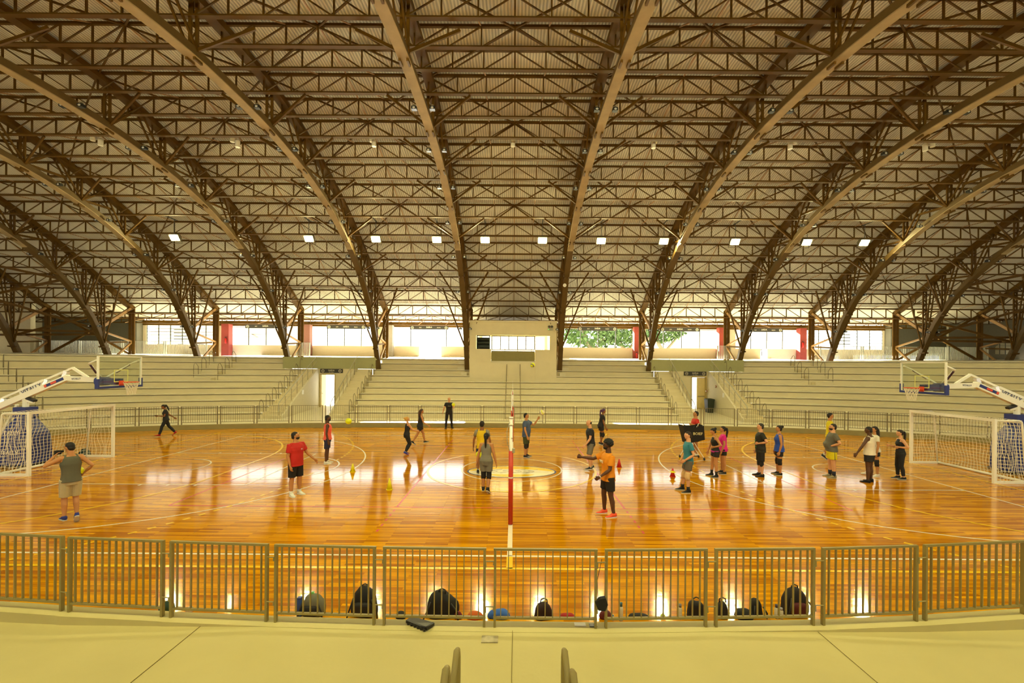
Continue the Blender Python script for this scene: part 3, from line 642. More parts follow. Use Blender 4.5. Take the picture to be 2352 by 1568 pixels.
PROWS = [61, 116, 175, 231, 281, 332, 381, 426, 471, 515, 558, 598, 637, 669, 703]
def solveY(py):
    lo, hi = 12, 45
    for _ in range(50):
        m = (lo+hi)/2
        if (zu(m)-.05-CH)*F/m > CY-py: lo = m
        else: hi = m
    return lo
PY = [solveY(p) for p in PROWS]
PY = [PY[0]-1.45*k for k in range(12, 0, -1)]+PY+[38.9, 41.2]
nodes = [i for i in range(3, len(LOW)-2, 4)]
UP = [(yy, zu(yy)-.16) for yy in [T0-20+.8*k for k in range(51)]]
names_a = ['outermost on the left, mostly hidden in the dark end', 'second from the left end', 'third from the left, its foot at the left window', 'fourth from the left, foot by the left exit parapet', 'second to the left of the booth', 'just left of the booth', 'just right of the booth', 'second to the right of the booth', 'fourth from the right, foot by the right exit parapet', 'third from the right, its foot at the louvred window', 'second from the right end', 'outermost on the right, mostly hidden in the dark end']
def make_arch():
    t = thing('arch_truss', 'x', 'truss', (0, T0, 0))
    a = MB(); loftbox(a, FULL, -.14, .14, .04, .34); a.build('lower_chord', M_arch_side, t)
    i0 = next(i for i, q in enumerate(FULL) if q[0] > T0-11.5); i1 = next(i for i, q in enumerate(FULL) if q[0] > T0+11.5)
    a = MB(); loftbox(a, FULL[i0:i1+1], -.18, .18, 0, .04); a.build('soffit_plate', M_chord, t)
    for seg in (FULL[:i0+1], FULL[i1:]): a = MB(); loftbox(a, seg, -.18, .18, 0, .04); a.build('painted_soffit', M_chord2, t)  # outer lengths of the soffit plate, darker brown than the middle
    a = MB(); loftbox(a, UP, -.2, .2, -.16, .1); a.build('upper_chord', M_steel, t)
    for side in (1, -1):
        my = lambda y: y if side > 0 else 2*T0-y
        for q, i in enumerate(nodes):
            y, z = LOW[i]; z += .25; yu = min(y, 36.6); top = zu(yu)-.2
            p = MB()                                        # lattice post: two angles and lacing
            for dx in (-.11, .11): p.bar((dx, my(y), z), (dx, my(yu), top), .07, .1)
            k = 0; zz = z
            while zz < top-.35: p.bar((-.11 if k % 2 else .11, my(y), zz), (.11 if k % 2 else -.11, my(y), zz+.35), .035, .05); zz += .35; k += 1
            p.build('lattice_post', M_steel, t)
            j = nodes[q+1] if q+1 < len(nodes) else None
            d = MB()
            if j is not None:
                y2, z2 = LOW[j]; ym = (y+y2)/2
                for dx in (-.13, .13):
                    d.bar((dx, my(y), z), (dx, my(ym), zu(ym)-.2), .06, .08); d.bar((dx, my(y2), z2+.25), (dx, my(ym), zu(ym)-.2), .06, .08)
                d.build('web_diagonal', M_steel, t)
            # gusset bracket pair under the chord
            for dx in (-.13, .13): g = MB(); g.bar((dx, my(y)-.2*side, LOW[i][1]-.03), (dx, my(y)+.16*side, LOW[i][1]-.06), .07, .09); g.build('gusset', M_steel, t)
            # knee braces to the purlins
            yp = min(PY, key=lambda v: abs(v-y)); zb = zu(yp)-.88
            for sx in (-1, 1):
                b = MB(); b.bar((sx*.15, my(y), LOW[i][1]+.3), (sx*1.75, my(yp), zb), .075, .1); b.build('knee_brace', M_steel, t)
        # column and raking struts at the wall line
        c = MB()
        for dx in (-.13, .13): c.bar((dx, my(36.9), 4.3), (dx, my(36.9), 8.35), .09, .22)
        for k in range(10): c.bar((-.13 if k % 2 else .13, my(36.9), 4.4+.38*k), (.13 if k % 2 else -.13, my(36.9), 4.78+.38*k), .04, .04)
        c.build('column', M_steel, t)
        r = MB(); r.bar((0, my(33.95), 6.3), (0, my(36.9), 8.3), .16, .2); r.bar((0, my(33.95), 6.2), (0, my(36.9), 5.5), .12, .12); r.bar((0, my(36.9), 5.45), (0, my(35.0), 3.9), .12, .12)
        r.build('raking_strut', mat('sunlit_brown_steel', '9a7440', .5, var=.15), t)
        for q, i in enumerate(nodes[1:]):
            hb = MB(); y, z = LOW[i]; hb.bar((0, my(y), z+.3), (0, my(min(y+2.1, 36.8)), zu(min(y+2.1, 36.8))-.5 if q > 99 else min(z+.3+.15, zu(min(y+2.1, 36.8))-.3)), .09, .12); hb.build('horizontal_tie', M_steel, t)
    return t
arch = make_arch()
for i, x in enumerate(XA):
    o = arch if i == 0 else copy_tree(arch)
    o.location = (x, T0, 0); o['label'] = 'brown curved lattice arch truss, '+names_a[i]; o['group'] = 'curved arch trusses of the roof'
arch.location = (XA[0], T0, 0)
# purlin trusses
XE0, XE1 = -43.9, 43.9
def purlin(Y, k):
    zt = zu(Y); dep = .83 if Y < 38 else .45; zb = zt-dep
    t = thing('purlin_truss', 'brown lattice purlin truss under the roof, '+('%s row back above the photo edge' % ORD[11-k] if k < 12 else '%s row below the top of the photo' % ORD[k-12]), 'truss', (0, Y, zb), 0, 'purlin trusses of the roof')
    a = MB(); a.box(XE0, XE1, Y-.05, Y+.05, zt-.1, zt); a.build('top_chord', M_steel, t)
    a = MB(); a.box(XE0, XE1, Y-.05, Y+.05, zb, zb+.07); a.box(XE0, XE1, Y-.09, Y+.09, zb-.015, zb); a.build('bottom_chord', M_steel, t)
    xs = [XE0]+XA+[XE1]
    for b0, b1 in zip(xs, xs[1:]):
        n = 6; a = MB(); w = (b1-b0)/n
        for j in range(n+1):
            x = b0+w*j
            if j < n: a.bar((x, Y, zb), (x, Y, zt), .065, .05)
            if j < n:
                if x+w/2 < (b0+b1)/2: a.bar((x, Y, zb+.03), (x+w, Y, zt-.05), .05, .04)
                else: a.bar((x, Y, zt-.05), (x+w, Y, zb+.03), .05, .04)
        a.build('web_bay', M_steel, t)
    return t
for k, Y in enumerate(PY):
    if Y > 8: purlin(Y, k)
    elif k % 2 == 0 and Y > -2: purlin(Y, k)
# sloping tie rods between purlins
M_rod = mat('pale_brown_rod', 'a07a4c', .5, var=.15)
xs = XA; cnt = 0
FP = [y for y in PY if y > 13]
for b0, b1 in zip(xs, xs[1:]):
    for f in (.33, .5, .67):
        x = b0+(b1-b0)*f; t = thing('tie_rod_line', 'line of thin pale tie rods running down the roof slope, %s from the left' % ORD[cnt], 'tie rod', (x, 17, zu(17)), 0, 'tie rod lines of the roof'); cnt += 1
        for y0, y1 in zip(FP, FP[1:]):
            a = MB(); a.bar((x, y0, zu(y0)-.83 if f != .5 else zu(y0)-.05), (x, y1, zu(y1)-.03), .045, .035); a.build('rod', M_rod, t)
# roof wind bracing: flat crosses in alternate bays
cnt = 0
for bi, (b0, b1) in enumerate(zip(xs, xs[1:])):
    a = MB()
    for j in range(0, len(FP)-4, 4):
        y0, y1, y2 = FP[j], FP[j+2], FP[j+4]
        a.bar((b0, y0, zu(y0)-.12), ((b0+b1)/2, y1, zu(y1)-.12), .06); a.bar(((b0+b1)/2, y1, zu(y1)-.12), (b1, y2, zu(y2)-.12), .06)
        a.bar((b1, y0, zu(y0)-.12), ((b0+b1)/2, y1, zu(y1)-.12), .06); a.bar(((b0+b1)/2, y1, zu(y1)-.12), (b0, y2, zu(y2)-.12), .06)
    tag(a.build('wind_bracing', M_steel), 'diagonal cross bracing bars under the roof sheets, in the %s bay from the left' % ORD[bi], 'bracing', 'roof wind bracing')
# roof sheet
r = MB(); ys = [-7.9+.9*k for k in range(57)]
for a, b in zip(ys, ys[1:]): r.quad((-44, a, zu(a)+.08), (44, a, zu(a)+.08), (44, b, zu(b)+.08), (-44, b, zu(b)+.08))
struct(r.build('ceiling', M_roof, None, False))
for p in bpy.data.objects['ceiling'].data.polygons: p.use_smooth = True
# end bays: raking struts toward the end walls
for s in (-1, 1):
    for k, (x0, y0, z0, x1, y1, z1) in enumerate(((31.3, 34.2, 6.2, 43.6, 30, 10.5), (31.3, 34.2, 6.1, 43.6, 35, 6.3), (31.3, 34.3, 5.9, 43.6, 36, 5.9), (31.3, 31.5, 9.6, 43.6, 34, 7.9), (31.3, 31.5, 9.5, 43.6, 28, 12), (38.2, 34.4, 5.8, 33, 37, 8.0), (31.3, 36.9, 8.2, 38.2, 36.9, 4.4), (38.2, 36.9, 8.2, 31.3, 36.9, 4.4))):
        a = MB(); a.bar((s*x0, y0, z0), (s*x1, y1, z1), .12, .16)
        tag(a.build('end_bay_strut', M_steel), 'raking brown strut of the dark %s end bay, %s of eight' % ('left' if s < 0 else 'right', ORD[k]), 'strut', 'end bay struts')
# ---- floodlights
M_lamp = mat('floodlight_lens_glow', 'ffe9b0', .3, var=0, emit=570, ecol=(1.0, .90, .42))
M_case = mat('floodlight_case', '8a8470', .4, .6, var=.1)
def make_flood():
    t = thing('floodlight', 'x', 'floodlight', (0, 0, 0))
    a = MB(); a.box(-.3, .3, .02, .18, -.22, .22); a.box(-.22, .22, .18, .26, -.14, .14)
    for k in range(7): a.box(-.24+.08*k-.01, -.24+.08*k+.01, .18, .33, -.16, .16)
    a.build('case', M_case, t)
    a = MB(); a.quad((-.25, 0, -.17), (.25, 0, -.17), (.25, 0, .17), (-.25, 0, .17)); a.build('lens', M_lamp, t)
    a = MB(); a.bar((-.3, .1, 0), (-.3, .1, -.4), .03); a.bar((.3, .1, 0), (.3, .1, -.4), .03); a.bar((-.3, .1, -.4), (.3, .1, -.4), .03); a.build('bracket', M_case, t)
    return t
FX = [400, 541, 709, 863, 1003, 1114, 1246, 1381, 1525, 1689, 1854, 1986]
fl0 = make_flood(); YF = 29.0
for i, px in enumerate(FX):
    p = D(px, 552+(px-1181)*ROLL, YF)
    for row in (0, 1):
        o = fl0 if (i == 0 and row == 0) else copy_tree(fl0)
        o.location = (p.x, YF if row == 0 else 2*T0-YF, p.z); o.rotation_euler = (math.radians(38), 0, 0) if row == 0 else (math.radians(38), 0, PI)
        o['group'] = 'floodlights in a row'; o['label'] = ('lit floodlight in the row below the roof, %s from the left' % ORD[i]) if row == 0 else 'lit floodlight of the near row above the camera, %s from the left' % ORD[i]
        yy = o.location.y; h = MB(); zt = zu(yy)-.1; h.tube([(p.x, yy, p.z+.1), (p.x, yy, zt)], .018, 6); h.bar((p.x, yy-.9, zt-.0), (p.x, yy+.9, zt-.0), .05)
        tag(h.build('hanger_rod', M_steelg), 'thin hanger rod above the %s floodlight from the left%s' % (ORD[i], '' if row == 0 else ' in the near row'), 'rod', 'floodlight hangers')
# ---- small black spotlights clamped to the arches
def make_spot():
    t = thing('clamp_spotlight', 'x', 'spotlight', (0, 0, 0)); a = MB(); a.box(-.10, .10, -.09, .09, -.06, .06); a.build('case', M_blk, t)
    a = MB(); a.box(-.04, .04, -.05, .05, .06, .14); a.build('clamp', M_railf, t)
    a = MB(); a.ell((0, -.1, -.01), (.06, .02, .04), None, 8, 6); a.build('lens', mat('pale_lens', 'd0d4d8', .1), t, True); return t
sp0 = make_spot(); first = True
for ai, x in enumerate(XA[1:-1]):
    n = 0
    for i in nodes:
        j = i-2
        if j < 0 or j >= len(LOW): continue
        y, z = LOW[j]
        for sx in (-1, 1):
            o = sp0 if first else copy_tree(sp0); first = False
            o.location = (x+sx*.36, y, z+.12); o['label'] = 'black clamp spotlight, %s flank of %s arch %s of the booth, %s from the crown' % ('left' if sx < 0 else 'right', ORD[4-ai] if ai < 5 else ORD[ai-5], 'left' if ai < 5 else 'right', ORD[n]); o['group'] = 'small clamp spotlights'
        n += 1
# ---- white cylinder downlight pairs
cm = MB(); cm.tube([(0, 0, -.16), (0, 0, .16)], .11, 14); cm.tube([(0, 0, .16), (0, 0, .22)], .05, 8); cme = cm.mesh('cylinder_lamp', False); cme.materials.append(M_white)
for i, (a, b) in enumerate((((213, 316), (231, 327)), ((534, 319), (546, 331)), ((854, 319), (859, 329)), ((1178, 319), (1178, 329)), ((1505, 321), (1501, 333)), ((1826, 324), (1815, 335)), ((2142, 330), (2125, 339)))):
    for j, (px, py) in enumerate((a, b)):
        Y = 22.9 if j == 0 else 22.3; p = D(px, py, Y); o = bpy.data.objects.new('cylinder_lamp', cme); COL.objects.link(o); o.location = p; o.rotation_euler = (0, 0, 0)
        tag(o, 'white cylinder ceiling lamp, %s of the %s pair from the left' % ('upper' if j == 0 else 'lower', ORD[i]), 'ceiling lamp', 'white cylinder lamps')
        h = MB(); h.tube([(p.x, p.y, p.z+.2), (p.x, p.y, zu(p.y)-.05)], .02, 5); h.build('stem', M_white, o)
for i, (px, py, Y) in enumerate(((1297, 655, 31), (1997, 657, 32.5))):
    p = D(px, py, Y); a = MB(); a.tube([(p.x, p.y-.05, p.z), (p.x, p.y+.03, p.z)], .12, 14); a.bar((p.x, p.y, p.z), (p.x, p.y+.4, p.z+.05), .05)
    tag(a.build('round_loudspeaker', M_white), ['small round white horn on the arch just right of the booth', 'small round white horn on the arch third from the right'][i], 'loudspeaker')
w = MB(); wallh(w, -44, 44, -.02, 8.6, [(-34+7*k, -34+7*k+5.6, 5.5, 7.28) for k in range(10)], -7.7, -7.5); struct(w.build('wall_front', M_wallw))
# ================================================================ outside
gd = MB(); gd.quad((-90, 42.2, 4.25), (90, 42.2, 4.25), (90, 120, 4.25), (-90, 120, 4.25)); struct(gd.build('floor_outside', mat('bright_paving', 'a8a090', .9)))
gd = MB(); gd.quad((-90, -60, -.03), (90, -60, -.03), (90, -1.9, -.03), (-90, -1.9, -.03)); struct(gd.build('floor_outside_near', mat('bright_paving', 'a8a090', .9)))
M_leaf = mat('bright_foliage', '48602c', .7, var=.4, scale=2); M_bark = mat('pale_bark', '7a6c58', .9)
def tree(px, Y, h, r, label):
    x = at_px(px, Y, 6); t = thing('street_tree', label, 'tree', (x, Y, 4.25)); rnd = random.Random(px)
    a = MB(); a.tube([(x, Y, 4.2), (x+.3, Y, 5.6), (x-.5, Y, 7), (x-.9, Y, 8.5)], .38, 10, .2); a.tube([(x, Y, 5.3), (x+1.4, Y+.5, 6.8), (x+2.6, Y+.6, 8.2)], .26, 8, .14); a.build('trunk', M_bark, t, True)
    f = MB()
    for k in range(1300):
        c = Vector((rnd.gauss(0, 1), rnd.gauss(0, 1), rnd.gauss(0, .8))); c.normalize(); c *= r*rnd.uniform(.6, 1.0); c = Vector((x, Y, h))+Vector((c.x*1.3, c.y, c.z*.8))
        u = Vector((rnd.uniform(-1, 1), rnd.uniform(-1, 1), rnd.uniform(-1, 1))).normalized(); v = u.orthogonal().normalized(); s = rnd.uniform(.15, .3)
        f.quad(c-u*s-v*s*.6, c+u*s-v*s*.6, c+u*s+v*s*.6, c-u*s+v*s*.6)
    f.build('foliage', M_leaf, t)
tree(1355, 58, 8.2, 3.0, 'green tree outside seen through the window right of the booth, left trunk')
tree(1432, 60, 8.4, 2.8, 'green tree outside seen through the window right of the booth, by the red pillar')
tree(1520, 62, 9.0, 2.6, 'sparse tree outside the second window right of the booth')
M_bal = mat('white_balustrade', 'eeeae0', .8)
for i in range(10):
    x0 = 3+i*4.2; t = thing('balustrade', 'white balustrade section outside the right windows, %s from the booth' % ORD[i], 'balustrade', (x0, 52, 4.25), 0, 'outdoor balustrade sections')
    a = MB(); a.box(x0, x0+4.2, 51.9, 52.1, 5.65, 5.75); a.build('coping', M_bal, t)
    a = MB()
    for k in range(16): a.box(x0+.26*k, x0+.26*k+.1, 51.95, 52.05, 4.25, 5.65)
    a.build('balusters', M_bal, t)
for i, (px, w, h, Y) in enumerate(((1600, 12, 9, 75), (1790, 9, 8, 70), (610, 14, 8.5, 72), (440, 12, 8, 66))):
    x = at_px(px, Y, 6); t = thing('outside_building', ['low white building seen through the right windows beyond the tree', 'white building with small windows seen outside at the right door gap', 'white building with slanting roof outside the second window from the left', 'white building outside the leftmost window'][i], 'building', (x, Y, 4.25))
    a = MB(); a.box(x-w/2, x+w/2, Y, Y+6, 4.25, h); a.build('wall', M_bal, t)
    for k in range(4): q = MB(); q.box(x-w/2+1+k*w/4, x-w/2+1.8+k*w/4, Y-.05, Y, 5.6, 6.6); q.build('window', M_steelg, t)
    a = MB(); a.prism([(x-w/2-.5, h), (x+w/2+.5, h), (x+w/2-2, h+1.2), (x-w/2+2, h+1.2)], Y-.5, Y+6.5, 'y'); a.build('roof', mat('pale_roof', 'b8aca0', .8), t)
# ================================================================ sports equipment
# ---- volleyball net
M_padr = mat('red_post_padding', 'c03010', .45, var=.08)
def net_post(Y, label):
    t = thing('net_post', label, 'net post', (0, Y, 0))
    a = MB(); a.tube([(0, Y, 0), (0, Y, 2.5)], .04, 12); a.tube([(0, Y, 2.5), (0, Y, 2.54)], .05, 12); a.build('pole', M_white, t, True)
    a = MB(); a.tube([(0, Y, .02), (0, Y, 1.74)], .055, 14); a.build('padding', M_padr, t, True)
    a = MB(); a.tube([(0, Y, 1.10), (0, Y, 1.13)], .058, 14); a.build('strap', M_white, t)
    a = MB(); a.box(.03, .09, Y-.05, Y+.03, 1.7, 1.8); a.tube([(-.03, Y-.04, 1.75), (-.09, Y-.06, 1.95), (-.10, Y-.06, 2.2), (-.04, Y-.04, 2.42)], .008, 6); a.build('winch', M_silver, t)
    a = MB(); a.tube([(-.05, Y-.045, 2.36), (.05, Y-.045, 2.36)], .014, 6); a.tube([(0, Y-.04, 2.05), (.04, Y-.04, 2.05)], .014, 6); a.build('hook', M_silver, t)
    return t
net_post(10.6, 'white volleyball net post with red padding, nearest the camera'); net_post(22.1, 'white volleyball net post with red padding on the far side')
t = thing('volleyball_net', 'volleyball net stretched along the centre line, seen edge on', 'net', (0, 16.35, 1.4))
a = MB(); a.box(-.006, .006, 11.3, 21.4, 2.30, 2.37); a.box(-.006, .006, 11.3, 21.4, 1.38, 1.43); a.build('tape', M_white, t)
a = MB()
for k in range(102): a.box(-.002, .002, 11.3+.1*k-.002, 11.3+.1*k+.002, 1.4, 2.35)
for k in range(10): a.box(-.002, .002, 11.3, 21.4, 1.4+.095*k-.002, 1.4+.095*k+.002)
a.build('mesh', M_blk, t)
a = MB(); a.tube([(0, 10.6, 2.4), (0, 11.3, 2.34), (0, 21.4, 2.34), (0, 22.1, 2.4)], .006, 5); a.build('cord', M_white, t)
for Y, lb in ((11.85, 'near'), (20.85, 'far')):
    q = thing('net_antenna', 'thin red and white antenna standing at the %s end of the net' % lb, 'antenna', (0, Y, 1.4))
    for k in range(10): a = MB(); a.tube([(0, Y, 1.4+.166*k), (0, Y, 1.4+.166*(k+1))], .009 if k > 7 else .014, 6); a.build('red_band' if (k % 2 == 0 and k < 8) else 'white_band', M_padr if (k % 2 == 0 and k < 8) else M_white, q)
# ---- futsal goals
def goal(s):
    side = 'left' if s < 0 else 'right'; x0 = s*15.85; xb = s*16.9; xt = s*16.75; y0, y1, H = 14.78, 17.88, 2.10
    t = thing('futsal_goal', 'white futsal goal with netting at the %s end of the court' % side, 'goal', (x0, 16.35, 0)); r = .042
    for y in (y0, y1): a = MB(); a.box(x0-.042, x0+.042, y-.042, y+.042, 0, H-.079); a.build('goalpost', M_white, t)
    a = MB(); a.box(x0-.045, x0+.045, y0-.045, y1+.045, H-.08, H+.01); a.build('crossbar', M_white, t)
    for y in (y0, y1):
        a = MB(); a.tube([(x0, y, H-.04), (xt-s*.1, y, H-.04), (xt-s*.02, y, H-.08), (xt, y, H-.16), (xb, y, .05)], .03, 8); a.build('side_frame', M_white, t, True)
        a = MB(); a.box(min(x0, xb+s*.1), max(x0, xb+s*.1), y-.04, y+.04, 0, .08); a.build('ground_bar', M_white, t)
    a = MB(); a.tube([(xb, y0, .05), (xb, y1, .05)], .045, 8); a.build('rear_ground_bar', M_white, t, True); a = MB(); a.tube([(xt, y0, H-.12), (xt, y1, H-.12)], .02, 8); a.build('rear_top_bar', M_white, t, True)
    def netpanel(fn, nu, nv, nm):
        a = MB(); P = [[fn(i/nu, j/nv) for j in range(nv+1)] for i in range(nu+1)]
        for i in range(nu+1):
            for j in range(nv): a.bar(P[i][j], P[i][j+1], .009)
        for j in range(nv+1):
            for i in range(nu): a.bar(P[i][j], P[i+1][j], .009)
        a.build(nm, M_net, t)
    wob = lambda u, v, k: .035*math.sin(7*u+9*v+k)+.03*math.sin(13*v+3*k-5*u)
    netpanel(lambda u, v: (xb+(xt-xb)*v+s*wob(u, v, 1), y0+(y1-y0)*u, .05+(H-.17)*v), 26, 17, 'back_net')
    for y, k in ((y0, 2), (y1, 3)): netpanel(lambda u, v: (x0+((xb+(xt-xb)*v)-x0)*u+wob(u, v, k)*math.sin(u*PI)*1.3, y+wob(v, u, k)*.8, .05+(H-.13)*v), 9, 17, 'side_net')
    netpanel(lambda u, v: (x0+(xt-x0)*v, y0+(y1-y0)*u, H-.03-.06*math.sin(PI*v)), 26, 6, 'roof_net')
goal(-1); goal(1)
# ---- portable basketball hoops
M_or = mat('orange_rim', 'd8481a', .4); M_bl2 = mat('bright_navy_base', '16309c', .4, var=.05); M_txt = mat('navy_lettering', '1a2260', .5, var=0); M_wtx = mat('white_lettering', 'e8e8e8', .5, var=0)
def hoopset(s, off):
    side = 'left' if s < 0 else 'right'; Y = 16.35; X = lambda d: s*(off+d)       # d grows away from court
    t = thing('basketball_hoop', 'portable basketball stand with blue padding and glass backboard, %s end' % side, 'basketball hoop', (X(3.5), Y, 0))
    bb = MB(); x = X(0)
    bx = lambda mb, x0, x1, *r: mb.box(min(x0, x1), max(x0, x1), *r)
    a = MB(); bx(a, x, x+s*.02, Y-.9, Y+.9, 2.9, 3.98); g = a.build('backboard', M_glass, t)
    a = MB()
    for y in (-.9, .87): bx(a, x-s*.02, x+s*.05, Y+y, Y+y+.03, 2.9, 3.98)
    for z in (2.9, 3.95): bx(a, x-s*.02, x+s*.05, Y-.9, Y+.9, z, z+.03)
    a.build('board_frame', M_white, g)
    a = MB(); w = .03
    for y in (-.295, .265): bx(a, x-s*.012, x-s*.008, Y+y, Y+y+w, 3.05, 3.5)
    for z in (3.05, 3.47): bx(a, x-s*.012, x-s*.008, Y-.295, Y+.295, z, z+w)
    a.build('target_square', mat('pale_yellow_line', 'd8dc80', .5), g)
    a = MB(); bx(a, x-s*.03, x+s*.08, Y-.93, Y+.93, 2.84, 2.92)
    for y in (-.93, .87): bx(a, x-s*.03, x+s*.09, Y+y, Y+y+.06, 2.84, 3.18)
    a.build('edge_padding', M_blue, g)
    rc = Vector((x-s*.38, Y, 3.05)); a = MB(); a.tube([rc+Vector((.225*math.cos(q*PI/16), .225*math.sin(q*PI/16), 0)) for q in range(33)], .012, 8, cap=False)
    bx(a, x-s*.01, x-s*.16, Y-.09, Y+.09, 2.98, 3.06); bx(a, x-s*.01, x-s*.03, Y-.1, Y+.1, 2.92, 3.1); rim = a.build('rim', M_or, t)
    a = MB(); n = 12
    R = [(.225, 3.04), (.19, 2.95), (.165, 2.86), (.145, 2.77), (.13, 2.68), (.125, 2.6)]
    for j in range(len(R)-1):
        for q in range(n):
            for dq in (-.5, .5):
                a0 = 2*PI*(q+.5*(j % 2))/n; a1 = a0+2*PI*dq/n
                a.bar(rc+Vector((R[j][0]*math.cos(a0), R[j][0]*math.sin(a0), R[j][1]-3.05)), rc+Vector((R[j+1][0]*math.cos(a1), R[j+1][0]*math.sin(a1), R[j+1][1]-3.05)), .011)
    a.build('net', M_net, rim)
    P = lambda d, z, y=0: (X(d), Y+y, z)
    a = MB(); a.bar(P(.05, 3.06), P(.75, 3.08), .32, .22); a.ell(P(.65, 3.07), (.18, .26, .16), pw=.6); a.build('arm_padding', M_blue, t)
    a = MB(); a.bar(P(.5, 3.1), P(1.95, 3.17), .16, .17); a.bar(P(1.9, 3.2), P(5.0, 1.85), .18, .20, up=(0, 0, 1)); a.build('lower_arm', M_white, t)
    a = MB(); a.bar(P(1.2, 3.2), P(1.75, 3.55), .08, .08); a.bar(P(1.72, 3.55), P(4.3, 2.42), .08, .07); a.bar(P(4.3, 2.42), P(4.45, 2.15), .08, .08)
    a.build('upper_arm', M_white, t)
    a = MB(); a.bar(P(2.75, 2.97), P(3.65, 2.58), .04, .36, up=(0, 0, 1)); pl = a.build('name_plate', M_white, t)
    for (d, z, c) in ((2.03, 3.26, 'reflective_clamp'), (2.72, 2.96, 'reflective_clamp'), (4.28, 2.25, 'reflective_clamp')):
        a = MB(); q = Vector((-s*.4, 0, .92)).normalized()*.17; c0 = Vector(P(d, z)); a.bar(c0-q, c0+q, .12, .12); a.build(c, mat('bright_metal', 'dcdce4', .2, .3), t)
    a = MB(); a.bar(P(2.0, 3.165, -.095), P(2.68, 2.87, -.095), .01, .10); st_ = a.build('stripe_panel', M_blue, t)
    a = MB(); a.bar(P(2.25, 3.055, -.105), P(2.45, 2.97, -.105), .006, .07); a.bar(P(2.6, 2.905, -.105), P(2.68, 2.87, -.105), .006, .09); a.build('orange_block', M_or, st_)
    # lettering on the court-facing (camera) side
    dx = Vector((1, 0, 0)); slope = Vector((s*1.0, 0, -.436)).normalized(); 
    if s < 0: xd = Vector((1, 0, .436)).normalized()
    else: xd = Vector((1, 0, -.436)).normalized()
    up = Vector((-xd.z, 0, xd.x))
    text('lettering', 'VITALLY', .21, M_txt, pl, face_mat(Vector(P(3.2, 2.775, -.05)), xd, up), .003)
    text('lettering', 'VITALLY', .09, M_txt, t, face_mat(Vector(P(1.55, 3.155, -.085)), (1, 0, -.05*s if s > 0 else .05), (0, 0, 1)), .003)
    # slanting backboard struts
    a = MB()
    for y in (-.85, .85): a.tube([P(.06, 3.85, y), P(.35, 3.72, y), P(.55, 3.35, y*.35), P(.62, 3.2, y*.1)], .03, 8)
    a.build('backboard_strut', M_white, t, True)
    a = MB(); 
    for y in (-1, 1): a.tube([P(.37, 3.68, y*.80), P(.53, 3.38, y*.40)], .033, 8)
    a.build('strut_decal', mat('navy_red_decal', '4a3050', .5, var=.5, scale=30), t)
    # column and padding
    c = 3.45
    a = MB(); a.tube([P(c, 1.95), P(c, 2.5)], .09, 10); a.bar(P(c-.3, 2.3), P(c+.3, 2.45), .1, .1); a.tube([P(c+.3, 2.2), P(4.6, .6)], .05, 8); a.build('mast_head', M_white, t)
    a = MB(); a.bar(P(c-.35, 2.34), P(c+.1, 2.5), .14, .08); a.build('hinge', M_blk, t)
    a = MB(); a.box(X(c)-.23, X(c)+.23, Y-.22, Y+.22, 1.75, 2.12); a.build('mast_pad', M_blue, t)
    a = MB(); prof = [(.12, .26, 1.78), (.26, .34, 1.6), (.34, .42, 1.45), (.52, .5, 1.2), (.58, .54, .9), (.6, .56, .12)]
    rings = []
    for (hx, hy, z) in prof:
        rings.append([(X(c)+hx*math.copysign(abs(math.cos(q*PI/12))**.5, math.cos(q*PI/12)), Y+hy*math.copysign(abs(math.sin(q*PI/12))**.5, math.sin(q*PI/12)), z) for q in range(24)])
    a.loft(rings); body = a.build('body_padding', M_blue, t, False)
    for z in (1.25, .55): text('lettering', 'VITALLY', .2, M_wtx, body, face_mat((X(c), Y-.57 if z < 1 else Y-.545, z), (1, 0, 0), (0, 0, 1)), .004)
    a = MB(); bx(a, X(4.1), X(6.6), Y-.6, Y+.6, .12, .82); base = a.build('base_box', M_bl2, t)
    text('lettering', 'VITALLY', .28, M_wtx, base, face_mat((X(4.75), Y-.61, .45), (1, 0, 0), (0, 0, 1)), .004)
    a = MB(); bx(a, X(2.9), X(6.5), Y-.5, Y+.5, .05, .12); a.build('chassis', M_blk, t)
    for d in (3.2, 6.2):
        for y in (-.45, .45): a = MB(); a.tube([P(d, .06, y-.03), P(d, .06, y+.03)], .06, 12); a.build('wheel', M_blk, t)
hoopset(-1, 14.22); hoopset(1, 14.88)
# ---- balls
M_ball = mat('yellow_ball', 'd8e000', .5, var=.05); M_bpur = mat('purple_ball_panel', '4a3a78', .5); M_bwh = mat('cream_ball_panel', 'e8e0b8', .5)
def ball(p, label, mats=(M_ball, M_bpur), seed=0):
    me = MB(); me.ell((0, 0, 0), .105, None, 24, 16); m = me.mesh('volleyball', True); 
    for q in mats: m.materials.append(q)
    ax = Vector((math.sin(seed), math.cos(seed*1.7), .5)).normalized()
    for f in m.polygons:
        c = Vector(f.center).normalized(); k = int((c.dot(ax)+1)*3.2); f.material_index = 1 if (len(mats) > 1 and k in (1,) ) else 0
        if len(mats) > 2 and k == 4: f.material_index = 2
    o = bpy.data.objects.new('volleyball', m); COL.objects.link(o); o.location = p; return tag(o, label, 'ball')
ball(D(800.5, 967, 15.5), 'yellow and purple volleyball in the air right of the man in the coral vest', seed=2.2)
ball(D(1245, 947, 18.4), 'blurred cream and purple volleyball in the air before the serving man in blue', (M_bwh, M_bpur, M_ball), 1.2)
ball(D(1223.5, 838, 20), 'yellow volleyball in the air in front of the booth', (M_ball, M_bpur), .6)
